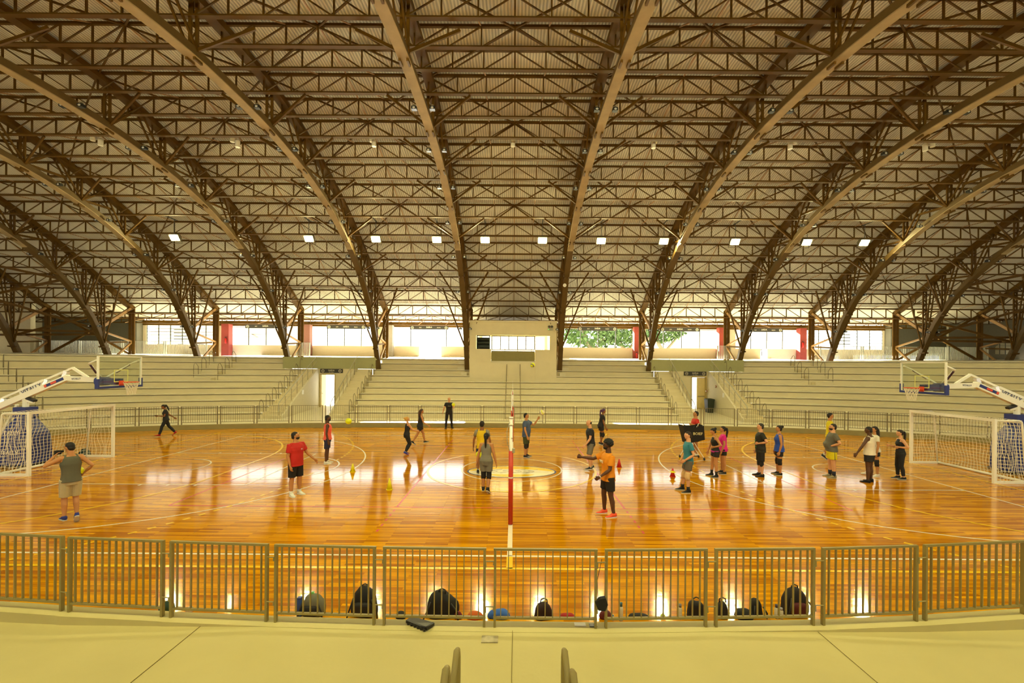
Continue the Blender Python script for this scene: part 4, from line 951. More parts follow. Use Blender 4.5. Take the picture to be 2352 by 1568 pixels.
# ---- cones
def cone(px, py, label, col, h=.3, double=None):
    p = G(px, py); t = thing('marker_cone', label, 'cone', p); m = mat('cone_'+col, {'yellow': 'e8d800', 'red': 'c82818'}[col], .5)
    a = MB(); a.tube([p, p+Vector((0, 0, .02))], .10, 16, .10); a.build('base', m, t)
    a = MB(); a.tube([p+Vector((0, 0, .02)), p+Vector((0, 0, h))], .085, 16, .018); a.build('cone_body', m, t, True)
    if double: a = MB(); a.tube([p+Vector((0, 0, .15)), p+Vector((0, 0, .17)), p+Vector((0, 0, .2))], .11, 16, .05); a.build('disc_collar', mat('cone_yellow', 'e8d800', .5), t)
cone(810, 1083, 'small yellow training cone behind the nearer one, right of the man in coral', 'yellow', .28)
cone(894.5, 1124, 'yellow training cone standing on the floor reflection in left midcourt', 'yellow', .34)
cone(1545, 1094, 'red training cone with a yellow disc around it near the man in teal', 'red', .28, True)
cone(1422, 1072, 'red training cone partly behind the man in orange', 'red', .3)
# ---- black ball trolley held by the man in red
def trolley():
    Y = 18.4; c = [D(1569, 977, Y-.3), D(1617, 977, Y-.3), D(1619, 1010, Y-.3), D(1579, 1019, Y-.3)]; M_fab = mat('black_canvas', '141210', .8, var=.1)
    t = thing('ball_trolley', 'black canvas ball trolley with pale lettering in front of the man in red', 'ball trolley', (c[0].x+.4, Y, 0))
    w = Vector((0, .55, 0)); a = MB()
    n = 10; P = []
    for k in range(n+1):
        u = k/n; top = c[0].lerp(c[1], u); bot = c[3].lerp(c[2], u); top.z -= .07*math.sin(PI*u)*1.0; P.append((top, bot))
    for q in (Vector((0, 0, 0)), w):
        for (a0, b0), (a1, b1) in zip(P, P[1:]): a.quad(a0+q, a1+q, b1+q, b0+q)
    for (a0, b0), (a1, b1) in zip(P, P[1:]): a.quad(b0, b1, b1+w, b0+w)
    for k in (0, n): a.quad(P[k][0], P[k][1], P[k][1]+w, P[k][0]+w)
    bag = a.build('canvas_bag', M_fab, t)
    text('lettering', 'BOIEF', .15, mat('cream_lettering', 'e8dca0', .6, var=0), bag, face_mat(D(1603, 996, Y-.32), (1, 0, 0), (0, 0, 1)), .004)
    a = MB()
    for q in (.04, .5):
        o = Vector((0, q, 0)); a.tube([c[0]+o+Vector((0, 0, .03)), Vector((c[2].x-.02, c[2].y, .1))+o], .014, 6); a.tube([c[1]+o+Vector((0, 0, .03)), Vector((c[3].x-.1, c[3].y, .1))+o], .014, 6)
    a.build('folding_frame', M_white, t)
    for q in (0, .55):
        for x in (c[2].x-.02, c[3].x-.1): b = MB(); b.tube([(x-.02, c[2].y+q, .055), (x+.02, c[2].y+q, .055)], .055, 12); b.build('caster', M_blk, t)
    a = MB(); a.tube([c[0]+Vector((0, 0, .07)), c[0].lerp(c[1], .3)+Vector((0, 0, -.12))], .012, 6); a.tube([c[0].lerp(c[1], .5)+Vector((0, 0, -.1)), c[0].lerp(c[1], .62)+Vector((0, 0, .08)), c[0].lerp(c[1], .72)+Vector((0, 0, -.08))], .012, 6); a.build('strap', M_fab, t)
trolley()
# ---- bags and small things along the near kerb
def lump(name, px, py, w, h, d, col, label, cat, z=0.0, seed=1, pw=.75, handle=False, straps=False, Yo=0, pocket=None):
    p = G(px, py-17 if py > 1300 else py, z); p.y += max(0, Yo); t = thing(name, label, cat, p); m = mat('fabric_'+col, col, .75, var=.25, scale=8)
    a = MB(); base = len(a.v); a.ell((p.x, p.y+d/2, p.z+h*.38), (w/2, d/2, h*.62), None, 28, 18, pw)
    for i in range(len(a.v)):
        v = Vector(a.v[i]); q = (v.z-p.z)/h; n = noise.noise(v*4+Vector((seed, 0, 0)))*.12*w+noise.noise(v*11+Vector((0, seed, 0)))*.04*w
        dirn = Vector((v.x-p.x, v.y-p.y-d/2, v.z-p.z-h*.4)); dirn.normalize(); v += dirn*n
        sx = 1-.35*max(0, q)**2; v.x = p.x+(v.x-p.x)*sx; v.z = max(p.z+.002, v.z); a.v[i] = tuple(v)
    b = a.build('body', m, t, True)
    if pocket: a = MB(); a.ell((p.x, p.y+.02, p.z+h*.33), (w*.33, .06, h*.25), None, 18, 12, .6); a.build('front_pocket', mat('fabric_'+pocket, pocket, .7, var=.2, scale=8), t, True)
    if handle: a = MB(); a.tube([(p.x-.05, p.y+d/2, p.z+h*.93), (p.x-.045, p.y+d/2, p.z+h+.035), (p.x, p.y+d/2, p.z+h+.055), (p.x+.045, p.y+d/2, p.z+h+.035), (p.x+.05, p.y+d/2, p.z+h*.93)], .009, 6); a.build('handle', M_blk, t, True)
    if straps: a = MB(); a.tube([(p.x+w*.3, p.y, p.z+h*.7), (p.x+w*.5, p.y-.04, p.z+h*.4), (p.x+w*.52, p.y-.03, p.z+.02)], .012, 6); a.tube([(p.x-w*.3, p.y, p.z+h*.75), (p.x-w*.42, p.y-.04, p.z+h*.3), (p.x-w*.5, p.y-.02, p.z+.02)], .012, 6); a.build('strap', M_blk, t, True)
    return t
lump('green_pouch', 374, 1424, .22, .12, .16, '0e3426', 'dark green cloth bundle on the floor by the third barrier gap', 'bundle', seed=3)
lump('paper_ball', 431, 1424, .10, .07, .08, 'd8d4c8', 'small crumpled white bundle behind the barrier near the green one', 'paper', seed=4)
lump('backpack', 712, 1438, .36, .33, .2, '6a6a58', 'grey and black backpack standing between the barriers, leftmost backpack', 'backpack', seed=5, straps=True, pocket='16161a')
t = thing('blue_bottle', 'tall blue drink carton left of the grey backpack', 'bottle', G(686, 1417)); a = MB(); p = G(686, 1417); a.box(p.x-.03, p.x+.03, p.y, p.y+.06, 0, .26); a.build('body', mat('cobalt_blue', '1c4ca0', .4), t); a = MB(); a.box(p.x-.03, p.x+.03, p.y, p.y+.06, .26, .28); a.build('cap', M_blue, t)
lump('backpack', 832, 1437, .44, .40, .24, '0e0e0e', 'large black backpack leaning behind the fourth barrier panel', 'backpack', seed=6, handle=True, pocket='161616', straps=True)
lump('sports_bag', 1012, 1441, .50, .35, .25, '0c0c0c', 'wide black sports bag behind the barrier left of the middle', 'bag', seed=7, handle=True, straps=True)
lump('red_pouch', 1052, 1440, .12, .10, .08, '6c1018', 'small dark red pouch against the wide black bag', 'pouch', seed=8, Yo=-.02)
lump('orange_cloth', 1091, 1441, .22, .09, .12, 'c05a10', 'crumpled orange cloth on the floor beside the blue cloth', 'cloth', seed=9)
lump('blue_cloth', 1145, 1441, .34, .11, .14, '2c60b8', 'folded bright blue bag lying by the middle barrier gap', 'bag', seed=10)
lump('black_shoe_bag', 918, 1440, .15, .09, .1, '101010', 'small black shoe bag left of the grey folding thing', 'bag', seed=11, Yo=-.0)
lump('handbag', 1250, 1444, .30, .24, .18, '2a1512', 'dark brown round handbag with a loop handle right of the middle', 'handbag', seed=12, handle=True)
lump('red_cloth', 1304, 1441, .24, .08, .12, '9c1414', 'crumpled red cloth next to the brown handbag', 'cloth', seed=13)
lump('maroon_bag', 1393, 1442, .20, .13, .12, '5c1c1c', 'small maroon bag under the hanging black cap', 'bag', seed=14)
lump('black_gloves', 1470, 1441, .32, .06, .12, '121212', 'flat black garment on the floor right of the clear bottle', 'garment', seed=15)
lump('handbag', 1604, 1440, .28, .24, .16, '0e0e0e', 'square black handbag by the sixth barrier gap', 'handbag', seed=16, handle=True, pw=.5)
lump('backpack', 1664, 1440, .17, .24, .14, '111111', 'slim black bag with raised handle right of the square black handbag', 'bag', seed=17, handle=True)
lump('black_helmet', 1715, 1444, .28, .15, .2, '0c0c0c', 'rounded black garment heap between two black bags on the right', 'garment', seed=18, Yo=-.04)
lump('backpack', 1743, 1438, .20, .26, .16, '101010', 'pointed black backpack right of the black heap', 'backpack', seed=19, straps=True)
lump('backpack', 1836, 1436, .38, .39, .24, '120808', 'large black and red backpack at the right barrier', 'backpack', seed=20, handle=True, pocket='4c0c10', straps=True)
lump('yellow_ball_small', 1524, 1438, .08, .06, .06, 'b8d060', 'small yellow green ball on the floor left of the slim bottle', 'ball', seed=21)
def bottle(px, py, h, r, label, cap):
    p = G(px, py-17); t = thing('water_bottle', label, 'bottle', p); a = MB(); a.tube([p, p+Vector((0, 0, .01)), p+Vector((0, 0, h*.72)), p+Vector((0, 0, h*.82))], [r*.9, r, r, r*.5], 14); a.build('body', mat('milky_clear_plastic', 'c8c4b0', .15), t, True)
    a = MB(); a.tube([p+Vector((0, 0, h*.8)), p+Vector((0, 0, h))], r*.7, 12); a.build('cap', mat('cap_'+cap, cap, .4), t, True)
bottle(1426, 1441, .26, .032, 'clear bottle with teal cap standing right of the hanging cap', '2c5868'); bottle(1562, 1438, .22, .028, 'slim clear bottle with grey cap left of the square black handbag', '70706c'); bottle(1784, 1436, .2, .034, 'clear crumpled bottle with dark cap left of the red and black backpack', '303048'); bottle(1794, 1437, .16, .03, 'short clear bottle touching the crumpled bottle', 'a0a0b0'); bottle(1408, 1441, .08, .018, 'tiny blue capped vial beside the maroon bag', '3878a0')
bottle(718, 1428, .34, .035, 'pale bottle with green cap standing behind the grey backpack', '58a03c')
# phone and tray on the kerb, folding fan like case, cap on the fence
for (px, py, w, label, c) in ((1332, 1434, .15, 'white phone lying on the kerb edge right of the red cloth', 'dcd8cc'), (1362, 1436, .10, 'dark blue phone lying on the kerb near the seventh post', '2a3048')):
    p = G(px, py, KZ); a = MB(); a.box(p.x-w/2, p.x+w/2, p.y-.04, p.y+.03, KZ, KZ+.012); tag(a.build('mobile_phone', mat('phone_'+c, c, .3)), label, 'phone')
t = thing('folding_case', 'grey flat folding case with toothed black edge lying on the kerb', 'case', G(967, 1437, KZ)); c = [G(944, 1421, KZ), G(996, 1437, KZ), G(978, 1449, KZ), G(934, 1431, KZ)]
a = MB(); q = [Vector((v.x, v.y, KZ+.03)) for v in c]; a.loft([[v-Vector((0, 0, .02)) for v in q], [v+Vector((0, 0, .015)) for v in q]]); a.build('panel', mat('slate_grey_fabric', '5c5c56', .6, var=.3), t)
a = MB()
for k in range(6): v = q[3].lerp(q[2], (k+.5)/6); a.bar(v+Vector((0, .02, 0)), v+Vector((.01, -.03, -.015)), .03, .03)
a.bar(q[3], q[2], .03, .035); a.bar(q[2], q[1], .03, .035); a.build('toothed_edge', M_blk, t)
p = D(1380, 1384, 5.98); t = thing('hanging_cap', 'black five sided cap hanging on the barrier by a thin cord', 'cap', p); a = MB()
a.prism([(p.x-.085, p.z+.03), (p.x-.01, p.z+.075), (p.x+.055, p.z+.085), (p.x+.085, p.z), (p.x+.05, p.z-.085), (p.x-.04, p.z-.08)], p.y-.05, p.y+.02, 'y'); a.build('crown', mat('black_canvas', '141210', .8), t)
a = MB(); a.tube([(p.x-.04, p.y, p.z+.06), (p.x-.05, p.y, p.z+.3), (p.x+.01, p.y, p.z+.58)], .004, 5); a.build('cord', M_blk, t)
# ================================================================ people
def vox(mb, name, m, parent, voxel=.01, it=2, fac=.5):
    me = mb.mesh('tmp'); o = bpy.data.objects.new('tmp', me); COL.objects.link(o)
    r = o.modifiers.new('r', 'REMESH'); r.mode = 'VOXEL'; r.voxel_size = voxel; r.use_smooth_shade = True
    if it: q = o.modifiers.new('s', 'SMOOTH'); q.iterations = it; q.factor = fac
    bpy.context.view_layer.update()
    n = bpy.data.meshes.new_from_object(o.evaluated_get(bpy.context.evaluated_depsgraph_get())); bpy.data.objects.remove(o); bpy.data.meshes.remove(me)
    n.name = name; n.materials.clear(); n.materials.append(m); n.polygons.foreach_set('use_smooth', [True]*len(n.polygons))
    ob = bpy.data.objects.new(name, n); COL.objects.link(ob); ob.parent = parent; return ob
def capsule(mb, pts, rs, n=12):
    mb.tube(pts, rs, n)
    mb.ell(pts[0], rs[0]*.995, None, 12, 8); mb.ell(pts[-1], rs[-1]*.995, None, 12, 8)
SK = {'light': 'd09a70', 'tan': 'b8804e', 'brown': '86562f', 'dark': '54341e', 'olive': 'b88a5a'}
def tmat(kind, c): return mat('%s_%s' % (kind, c), c, .75, var=.12, scale=9)
def person(px, py, H, head_deg, label, skin='tan', fem=False, bulk=1.0, limb=1.0, belly=0.0, pose={}, top=None, bottom=None, hair=('short', '1a120c'), beard=None, socks=None, shoes=('1a1a1a', 'd8d8d0'), knee=None, extra=None, sc=1.0):
    p = G(px, py); root = thing('person', label, 'person', p, math.radians(head_deg)-math.atan((px-CX)/F))
    K = H/1.75; V = Vector
    sm = mat('skin_'+skin, SK[skin], .55, var=.06, scale=12)
    lean, side, twist = [math.radians(pose.get(k, 0)) for k in ('lean', 'side', 'twist')]
    RT = Matrix.Rotation(twist, 3, 'Z') @ Matrix.Rotation(lean, 3, 'Y') @ Matrix.Rotation(side, 3, 'X')
    hy, hp = pose.get('head', (0, 0)); RH = RT @ Matrix.Rotation(math.radians(hy), 3, 'Z') @ Matrix.Rotation(math.radians(hp), 3, 'Y')
    pel = V((0, 0, .53*H)); T = lambda f, l, z: pel+RT @ V((f*K, l*K, z*H-.53*H))
    def vec(v, sg): return V((v[0], v[1]*sg, v[2])).normalized()
    legs = {}; lowest = 9
    for nm, sg, key in (('l', 1, 'll'), ('r', -1, 'rl')):
        th, sh, pitch = pose.get(key, ((.02, .05, -1), (-.03, .03, -1), 0)); toe = pose.get(key+'t', 8)
        h = V((0, sg*.052*H, .515*H)); kn = h+vec(th, sg)*.235*H; an = kn+vec(sh, sg)*.235*H
        a = math.radians(pitch); ty = math.radians(toe)*sg
        fd = V((math.cos(a)*math.cos(ty), math.cos(a)*math.sin(ty), -math.sin(a))); fu = V((math.sin(a)*math.cos(ty), math.sin(a)*math.sin(ty), math.cos(a)))
        heel = an-fu*.07*K-fd*.055*K; toep = an-fu*.07*K+fd*.20*K
        lowest = min(lowest, heel.z, toep.z); legs[nm] = (h, kn, an, fd, fu, sg)
    off = V((-(legs['l'][2].x+legs['r'][2].x)/2, -(legs['l'][2].y+legs['r'][2].y)/2, -lowest)); off.z += pose.get('jump', 0)
    pel += off
    legs = {k: (v[0]+off, v[1]+off, v[2]+off, v[3], v[4], v[5]) for k, v in legs.items()}
    bw = bulk; L = limb
    if fem: st = [(.465, .085, .078, 0), (.50, .165*1, .125, 0), (.53, .168, .125, -.008), (.58, .145, .108, 0), (.625, .120, .092, 0), (.67, .130, .098, .005), (.715, .142, .112, .018), (.755, .145, .098, .012), (.79, .140, .075, 0), (.815, .10, .06, 0), (.835, .055, .05, 0), (.86, .048, .048, 0)]
    else: st = [(.465, .085, .078, 0), (.50, .150, .115, 0), (.53, .155, .118, 0), (.58, .142, .105, 0), (.625, .138, .10, 0), (.67, .148, .105, .004), (.72, .168, .115, .010), (.765, .178, .105, .008), (.795, .170, .085, 0), (.815, .13, .07, 0), (.835, .065, .058, 0), (.86, .056, .056, 0)]
    if fem: st[0] = (.465, .075, .075, 0)
    def ring(z, wy, wx, ox, grow=0, n=24, flare=0):
        b = belly*math.exp(-((z-.61)/.06)**2); wy2 = wy*bw+grow; wx2 = wx*(.5+.5*bw)+b*.5+grow
        return [T((ox+b*.5)+wx2*math.copysign(abs(math.cos(2*PI*k/n))**.85, math.cos(2*PI*k/n)), wy2*math.copysign(abs(math.sin(2*PI*k/n))**.85, math.sin(2*PI*k/n)), z) for k in range(n)]
    T = lambda f, l, z: pel+RT @ V((f*K, l*K, z*H-.53*H))
    body = MB(); body.loft([ring(*s) for s in st])
    # neck and head
    hc = T(0, 0, .84)+RH @ V((.012*K, 0, .100*H)); hh = lambda x, y, z: hc+RH @ V((x*K, y*K, z*K))
    capsule(body, [T(-.005, 0, .82), hc+RH @ V((-.01*K, 0, -.06*K))], [.060*K*(.86 if fem else 1.1), .054*K*(.86 if fem else 1.1)])
    body.ell(hc, (.096*K, .077*K, .092*K), RH, 24, 16); body.ell(hh(.025, 0, -.052), (.066*K, .056*K, .062*K), RH, 20, 12)
    body.ell(hh(.066, 0, -.088), (.02*K, .022*K, .018*K), RH, 10, 8)
    body.loft([[hh(.088, .007, .008), hh(.088, -.007, .008), hh(.07, -.01, .0), hh(.07, .01, 0)], [hh(.112, .014, -.032), hh(.112, -.014, -.032), hh(.07, -.02, -.04), hh(.07, .02, -.04)]])
    for sg in (1, -1): body.ell(hh(-.005, sg*.077, -.012), (.018*K, .009*K, .03*K), RH, 10, 8); body.ell(hh(.082, sg*.032, .018), (.012*K, .022*K, .008*K), RH, 8, 6)
    # legs
    for k, (h, kn, an, fd, fu, sg) in legs.items():
        m = kn.lerp(an, .33)+V((-.012*K, 0, 0)); q = h.lerp(kn, .5)
        capsule(body, [h+V((0, 0, .0)), q, kn, m, kn.lerp(an, .72), an], [.082*L*K*(1.06 if fem else 1), .073*L*K, .054*L*K, .055*L*K, .040*L*K, .036*K], 14)
        body.ell(an+fd*.045*K-fu*.042*K, (.075*K, .03*K, .022*K), Matrix((fd, fu.cross(fd), fu)).transposed(), 12, 8)
    arms = {}
    for nm, sg, key in (('l', 1, 'la'), ('r', -1, 'ra')):
        ua, fa = pose.get(key, ((.04, .16, -1), (.2, .04, -1)))[:2]; s0 = T(0, sg*(.165 if not fem else .145)*(.6+.4*bw), .80)
        e = s0+vec(ua, sg)*.172*H; w = e+vec(fa, sg)*.150*H
        arms[nm] = (s0, e, w, vec(fa, sg), sg)
        capsule(body, [T(0, sg*.09, .798), s0, s0.lerp(e, .4), e, e.lerp(w, .35), w], [.05*L*K, (.052 if fem else .06)*L*K, .046*L*K, .037*L*K, .038*L*K, .025*K], 12)
        d = vec(fa, sg); pn = V((0, sg, 0)); 
        if abs(d.dot(pn)) > .8: pn = V((0, 0, 1))
        if len(pose.get(key, ())) > 2: pn = vec(pose[key][2], sg)
        ac = d.cross(pn).normalized(); pn = ac.cross(d).normalized()
        Rm = Matrix((d, ac, pn)).transposed()
        pc = w+d*.05*K; body.ell(pc, (.055*K, .040*K, .017*K), Rm, 14, 10)
        curl = pose.get(key+'c', .5)
        for fi, (o_, ln) in enumerate(((-.03, .066), (-.010, .076), (.011, .072), (.030, .056))):
            b = w+d*.088*K+ac*o_*K; m1 = b+(d*math.cos(curl*.5)-pn*math.sin(curl*.5)*1+ac*o_*1.2)*ln*.5*K; m2 = m1+(d*math.cos(curl*1.4)-pn*math.sin(curl*1.4))*ln*.5*K
            capsule(body, [b-d*.02*K, b, m1, m2], [.0105*K, .0102*K, .0095*K, .0085*K], 7)
        tb = w+d*.03*K; side_ = -ac if ac.dot(V((1, 0, 0))) < 0 else ac
        if side_.x < .2: side_ = -ac
        capsule(body, [tb+side_*.022*K, tb+(side_*.052+d*.03)*K, tb+(side_*.058+d*.062)*K], [.0135*K, .0115*K, .0095*K], 7)
    vox(body, 'body', sm, root, .0075*K, 2, .45)
    e_ = MB()
    for sg in (1, -1): e_.ell(hh(.0845, sg*.030, .004), (.006*K, .0105*K, .0048*K), RH, 8, 6)
    o = e_.build('eyes', mat('eye_dark', '1c120c', .3, var=0), None, True); o.parent = root
    e_ = MB(); e_.ell(hh(.088, 0, -.060), (.008*K, .022*K, .006*K), RH, 10, 6); o = e_.build('mouth', mat('lips_'+skin, {'dark': '4c2620', 'brown': '7c4436'}.get(skin, 'a85c4c'), .5, var=0), None, True); o.parent = root
    # hair
    if hair:
        kind, hcx = hair; hm_ = mat('hair_'+hcx, hcx, .65, var=.3, scale=25); hb = MB(); base = 0
        g = {'short': .010, 'crop': .005, 'bald': .0, 'afro': .020, 'curly': .018, 'long': .012, 'pony': .008, 'bun': .008, 'fringe': .004}.get(kind, .01)
        if kind in ('bald',):
            hb.ell(hh(-.03, 0, -.012), (.074*K, .081*K, .062*K), RH, 20, 12)
        else:
            if kind == 'afro': hb.ell(hh(-.02, 0, .035), ((.1+g)*K, (.08+g)*K, (.085+g)*K), RH, 22, 14)
            else: hb.ell(hh(-.013, 0, .018), ((.090+g)*K, (.077+g)*K, (.083+g)*K), RH, 22, 14); hb.ell(hh(-.05, 0, -.035), (.055*K, (.070+g*.5)*K, .065*K), RH, 16, 10)
        if kind == 'pony': # hair gathered and falling
            cols = [hh(-.09, 0, .03), hh(-.135, 0, .02), hh(-.15, 0, -.06), hh(-.14, .0, -.16), hh(-.13, 0, -.27), hh(-.12, 0, -.34)]
            for i, c in enumerate(cols[3:]): pass
            hb.tube(cols, [.03*K, .036*K, .038*K, .036*K, .028*K, .010*K], 10)
        if kind == 'bun': hb.ell(hh(-.11, 0, .06), .046*K, None, 14, 10)
        if kind == 'long': hb.tube([hh(-.04, 0, .02), hh(-.085, 0, -.05), hh(-.10, 0, -.16), hh(-.11, 0, -.28), hh(-.11, 0, -.36)], [.08*K, .075*K, .07*K, .055*K, .02*K], 12)
        o = vox(hb, 'hair', hm_, root, .008*K, 1, .4)
        # carve the hairline: pull vertices in front of and below the forehead line into the skull
        amp = {'afro': .016, 'long': .008, 'short': .006, 'bun': .004, 'pony': .005}.get(kind, .002)
        for v in o.data.vertices: v.co += (v.co-hc).normalized()*amp*K*noise.noise(v.co*(38 if kind == 'afro' else 24))
        inv = RH.inverted()
        for v in o.data.vertices:
            q = inv @ (v.co-hc)
            if q.x > .015*K and q.z < (.050*K if kind != 'afro' else .045*K) and q.length < .16*K:
                t = min(1, (q.x/K-.015)/.03); v.co = hc+(v.co-hc)*(1-.30*t)
    if beard:
        b = MB(); b.ell(hh(.034, 0, -.070), (.068*K, .062*K, .052*K), RH, 18, 12); o = vox(b, 'beard', mat('hair_'+beard, beard, .7, var=.3, scale=25), root, .008*K, 1)
        inv = RH.inverted()
        for v in o.data.vertices:
            q = inv @ (v.co-hc)
            if q.z > -.052*K and abs(q.y) < .05*K: v.co = hc+(v.co-hc)*.85
    # garments
    if top:
        kind, c = top[:2]; ln = top[2] if len(top) > 2 else .485; sl = top[3] if len(top) > 3 else .6; loose = top[4] if len(top) > 4 else (.026 if kind == 'tee' else .024 if kind == 'vest' else .012); m = tmat('cloth', c); s_ = MB()
        stt = [q for q in st if q[0] > ln+.012 and q[0] < .825]; z0 = ln; w0 = [interp([(q[0], q[j]) for q in st], z0+.02) for j in (1, 2, 3)]
        R = [ring(z0, max(w0[0], .15 if not fem else .135), max(w0[1], .11), w0[2], loose+.014)]
        for q in stt:
            w = q[1]
            if kind in ('tank', 'vest') and q[0] > .76: w = w*(.80 if q[0] < .80 else .74)
            if kind == 'crop' and q[0] > .76: w *= .7
            R.append(ring(q[0], w, q[2], q[3], loose*(1 if q[0] < .8 else .55)))
        R.append(ring(.832 if kind in ('tee', 'polo') else .818, .072 if kind in ('tee', 'polo') else .10, .060 if kind in ('tee', 'polo') else .055, 0, .004))
        s_.loft(R)
        if kind in ('tank', 'vest'):
            for sg in (1, -1): yy = sg*(.080 if kind == 'tank' else .095)*(.5+.5*bw); rr = (.020 if kind == 'tank' else .034)*K; capsule(s_, [T(.065, yy, .755), T(.055, yy*.98, .795), T(.0, yy*.95, .824), T(-.05, yy*.98, .80), T(-.06, yy, .755)], [rr]*5, 10)
        if kind in ('tee', 'polo'):
            for nm in 'lr':
                s0, e, w, fa, sg = arms[nm]; en = s0.lerp(e, sl); rr = .074 if not fem else .064
                s_.tube([T(0, sg*.06, .800), T(0, sg*.115, .800), s0, en], [.052*K, .062*K, rr*L*K, (rr-.008)*L*K], 14)
        vox(s_, 'shirt' if kind != 'crop' else 'crop_top', m, root, .010*K, 3, .5)
        if kind == 'tee2': pass
    if bottom:
        kind, c, fr = bottom[:3]; loose = {'shorts': .022, 'tights': .006, 'pants': .018}[kind]; m = tmat('cloth', c); s_ = MB(); hi = .575 if kind != 'tights' else .60
        lo_ = [q for q in st if q[0] >= .49 and q[0] < hi]; zt = hi; w0 = [interp([(q[0], q[j]) for q in st], zt) for j in (1, 2, 3)]
        s_.loft([ring(.452, .122, .108, 0, loose*.7)]+[ring(.478, .145, .118, 0, loose*.6)]+[ring(*q, loose*.7) for q in lo_]+[ring(zt, w0[0], w0[1], w0[2], .006)])
        for k, (h, kn, an, fd, fu, sg) in legs.items():
            if fr <= 1: en = h.lerp(kn, fr); r1 = (.082+(.056-.082)*fr)*L*K+loose*K*(1.5 if kind == 'shorts' else 1); s_.tube([h+V((0, 0, .02)), h.lerp(kn, fr*.5), en], [.083*L*K*(1.06 if fem else 1)+loose*K, (.083+r1/K/L)*.5*L*K+loose*K*.6, r1], 16)
            else:
                f2 = fr-1; en = kn.lerp(an, f2); ra = (.054+(.040-.054)*f2)*L*K+loose*K; mc = kn.lerp(an, min(.33, f2*.5))+V((-.012*K, 0, 0))
                s_.tube([h+V((0, 0, .02)), h.lerp(kn, .5), kn, mc, en], [.083*L*K*(1.06 if fem else 1)+loose*K, .073*L*K+loose*K, .055*L*K+loose*K, .056*L*K+loose*K, ra], 16)
        vox(s_, {'shorts': 'shorts', 'tights': 'leggings', 'pants': 'trousers'}[kind], m, root, .010*K, 2, .5)
        if len(bottom) > 3:  # tights worn under shorts
            c2, f2 = bottom[3:5]; s_ = MB()
            for k, (h, kn, an, fd, fu, sg) in legs.items(): en = kn.lerp(an, f2); s_.tube([h.lerp(kn, .4), kn, kn.lerp(an, f2*.5), en], [.083*L*K, .062*L*K, .063*L*K, .055*L*K], 14)
            vox(s_, 'under_leggings', tmat('cloth', c2), root, .010*K, 2)
    for k, (h, kn, an, fd, fu, sg) in legs.items():
        ac = fu.cross(fd).normalized(); P_ = lambda a, b, c: an+fd*a*K+ac*b*K+fu*c*K
        s_ = MB(); rings = []
        for x, w, t_, zb in ((-.064, .024, .012, -.052), (-.052, .038, .034, -.054), (.0, .043, .036, -.054), (.045, .045, .024, -.054), (.085, .046, -.012, -.054), (.115, .046, -.026, -.054), (.155, .043, -.034, -.054), (.19, .030, -.040, -.053), (.203, .015, -.046, -.052)):
            rings.append([P_(x, w*math.copysign(abs(math.cos(q*PI/8))**.7, math.cos(q*PI/8)), (t_+zb)/2+(t_-zb)/2*math.copysign(abs(math.sin(q*PI/8))**.7, math.sin(q*PI/8))) for q in range(16)])
        s_.loft(rings); sh = s_.build('shoe', tmat('shoe', shoes[0]), None, True); sh.parent = root
        s_ = MB(); s_.loft([[P_(x, w, zz) for x, w in ((-.064, .022), (-.05, .038), (0, .042), (.05, .044), (.10, .049), (.16, .046), (.195, .030), (.210, .01), (.210, -.01), (.195, -.030), (.16, -.046), (.10, -.049), (.05, -.044), (0, -.042), (-.05, -.038), (-.064, -.022))] for zz in (-.070, -.052)])
        so = s_.build('sole', tmat('shoe', shoes[1]), None, False); so.parent = sh
        if socks: s_ = MB(); en = an.lerp(kn, socks[1]); s_.tube([an-fu*.02*K, an.lerp(kn, socks[1]*.4), en], [.043*K, .044*L*K, .045*L*K+.012*K*socks[1]], 14); o = s_.build('sock', tmat('cloth', socks[0]), None, True); o.parent = root
        if knee and (len(knee) < 2 or knee[1] == k): s_ = MB(); a_ = kn.lerp(h, .28); b_ = kn.lerp(an, .28); s_.tube([a_, kn.lerp(a_, .5), kn+V((.008*K, 0, 0)), kn.lerp(b_, .5), b_], [.068*L*K, .070*L*K, .070*L*K, .068*L*K, .062*L*K], 16); o = s_.build('knee_pad', tmat('cloth', knee[0]), None, True); o.parent = root
    return root, arms, T, legs
def logo(root, T, txt, col, size, f=.155, l=0, z=.72, back=False):
    w = T(f, l, z); M = face_mat(w, (0, -1, 0) if back else (0, 1, 0), (0, 0, 1)); o = text('chest_print', txt, size, mat('print_'+col, col, .6, var=0), None, M, .004); o.parent = root; return o
HB = '120c08'
walkL = lambda a=.45, b=.35, c=-.35, d=-.65: None
# -- woman with phone, far left
r, A, T, LG = person(384, 1001, 1.66, 180, 'person in black walking left along the far kerb looking at a phone, red shoes', 'brown', True, 1, 1, pose=dict(ll=((.42, .02, -.9), (.25, .02, -.97), -12), rl=((-.35, .04, -.94), (-.62, 0, -.78), 38), la=((.15, .1, -1), (.95, -.25, .12)), ra=((-.55, .15, -.8), (-.75, .1, -.6)), head=(0, 22), lean=3),
    top=('tee', '15171c', .50, .55), bottom=('pants', '14181f', 1.95), hair=('pony', HB), shoes=('a01820', '8c1018'))
a = MB(); w = A['l'][2]+Vector((.10, 0, .03)); a.box(w.x-.05, w.x+.09, w.y-.035, w.y+.035, w.z, w.z+.012); o = a.build('held_phone', M_blk); o.parent = None; o.name = 'mobile_phone'; o.matrix_world = Matrix.Translation(r.location) @ Matrix.Rotation(r.rotation_euler.z, 4, 'Z'); tag(o, 'dark phone held by the walking woman in black', 'phone')
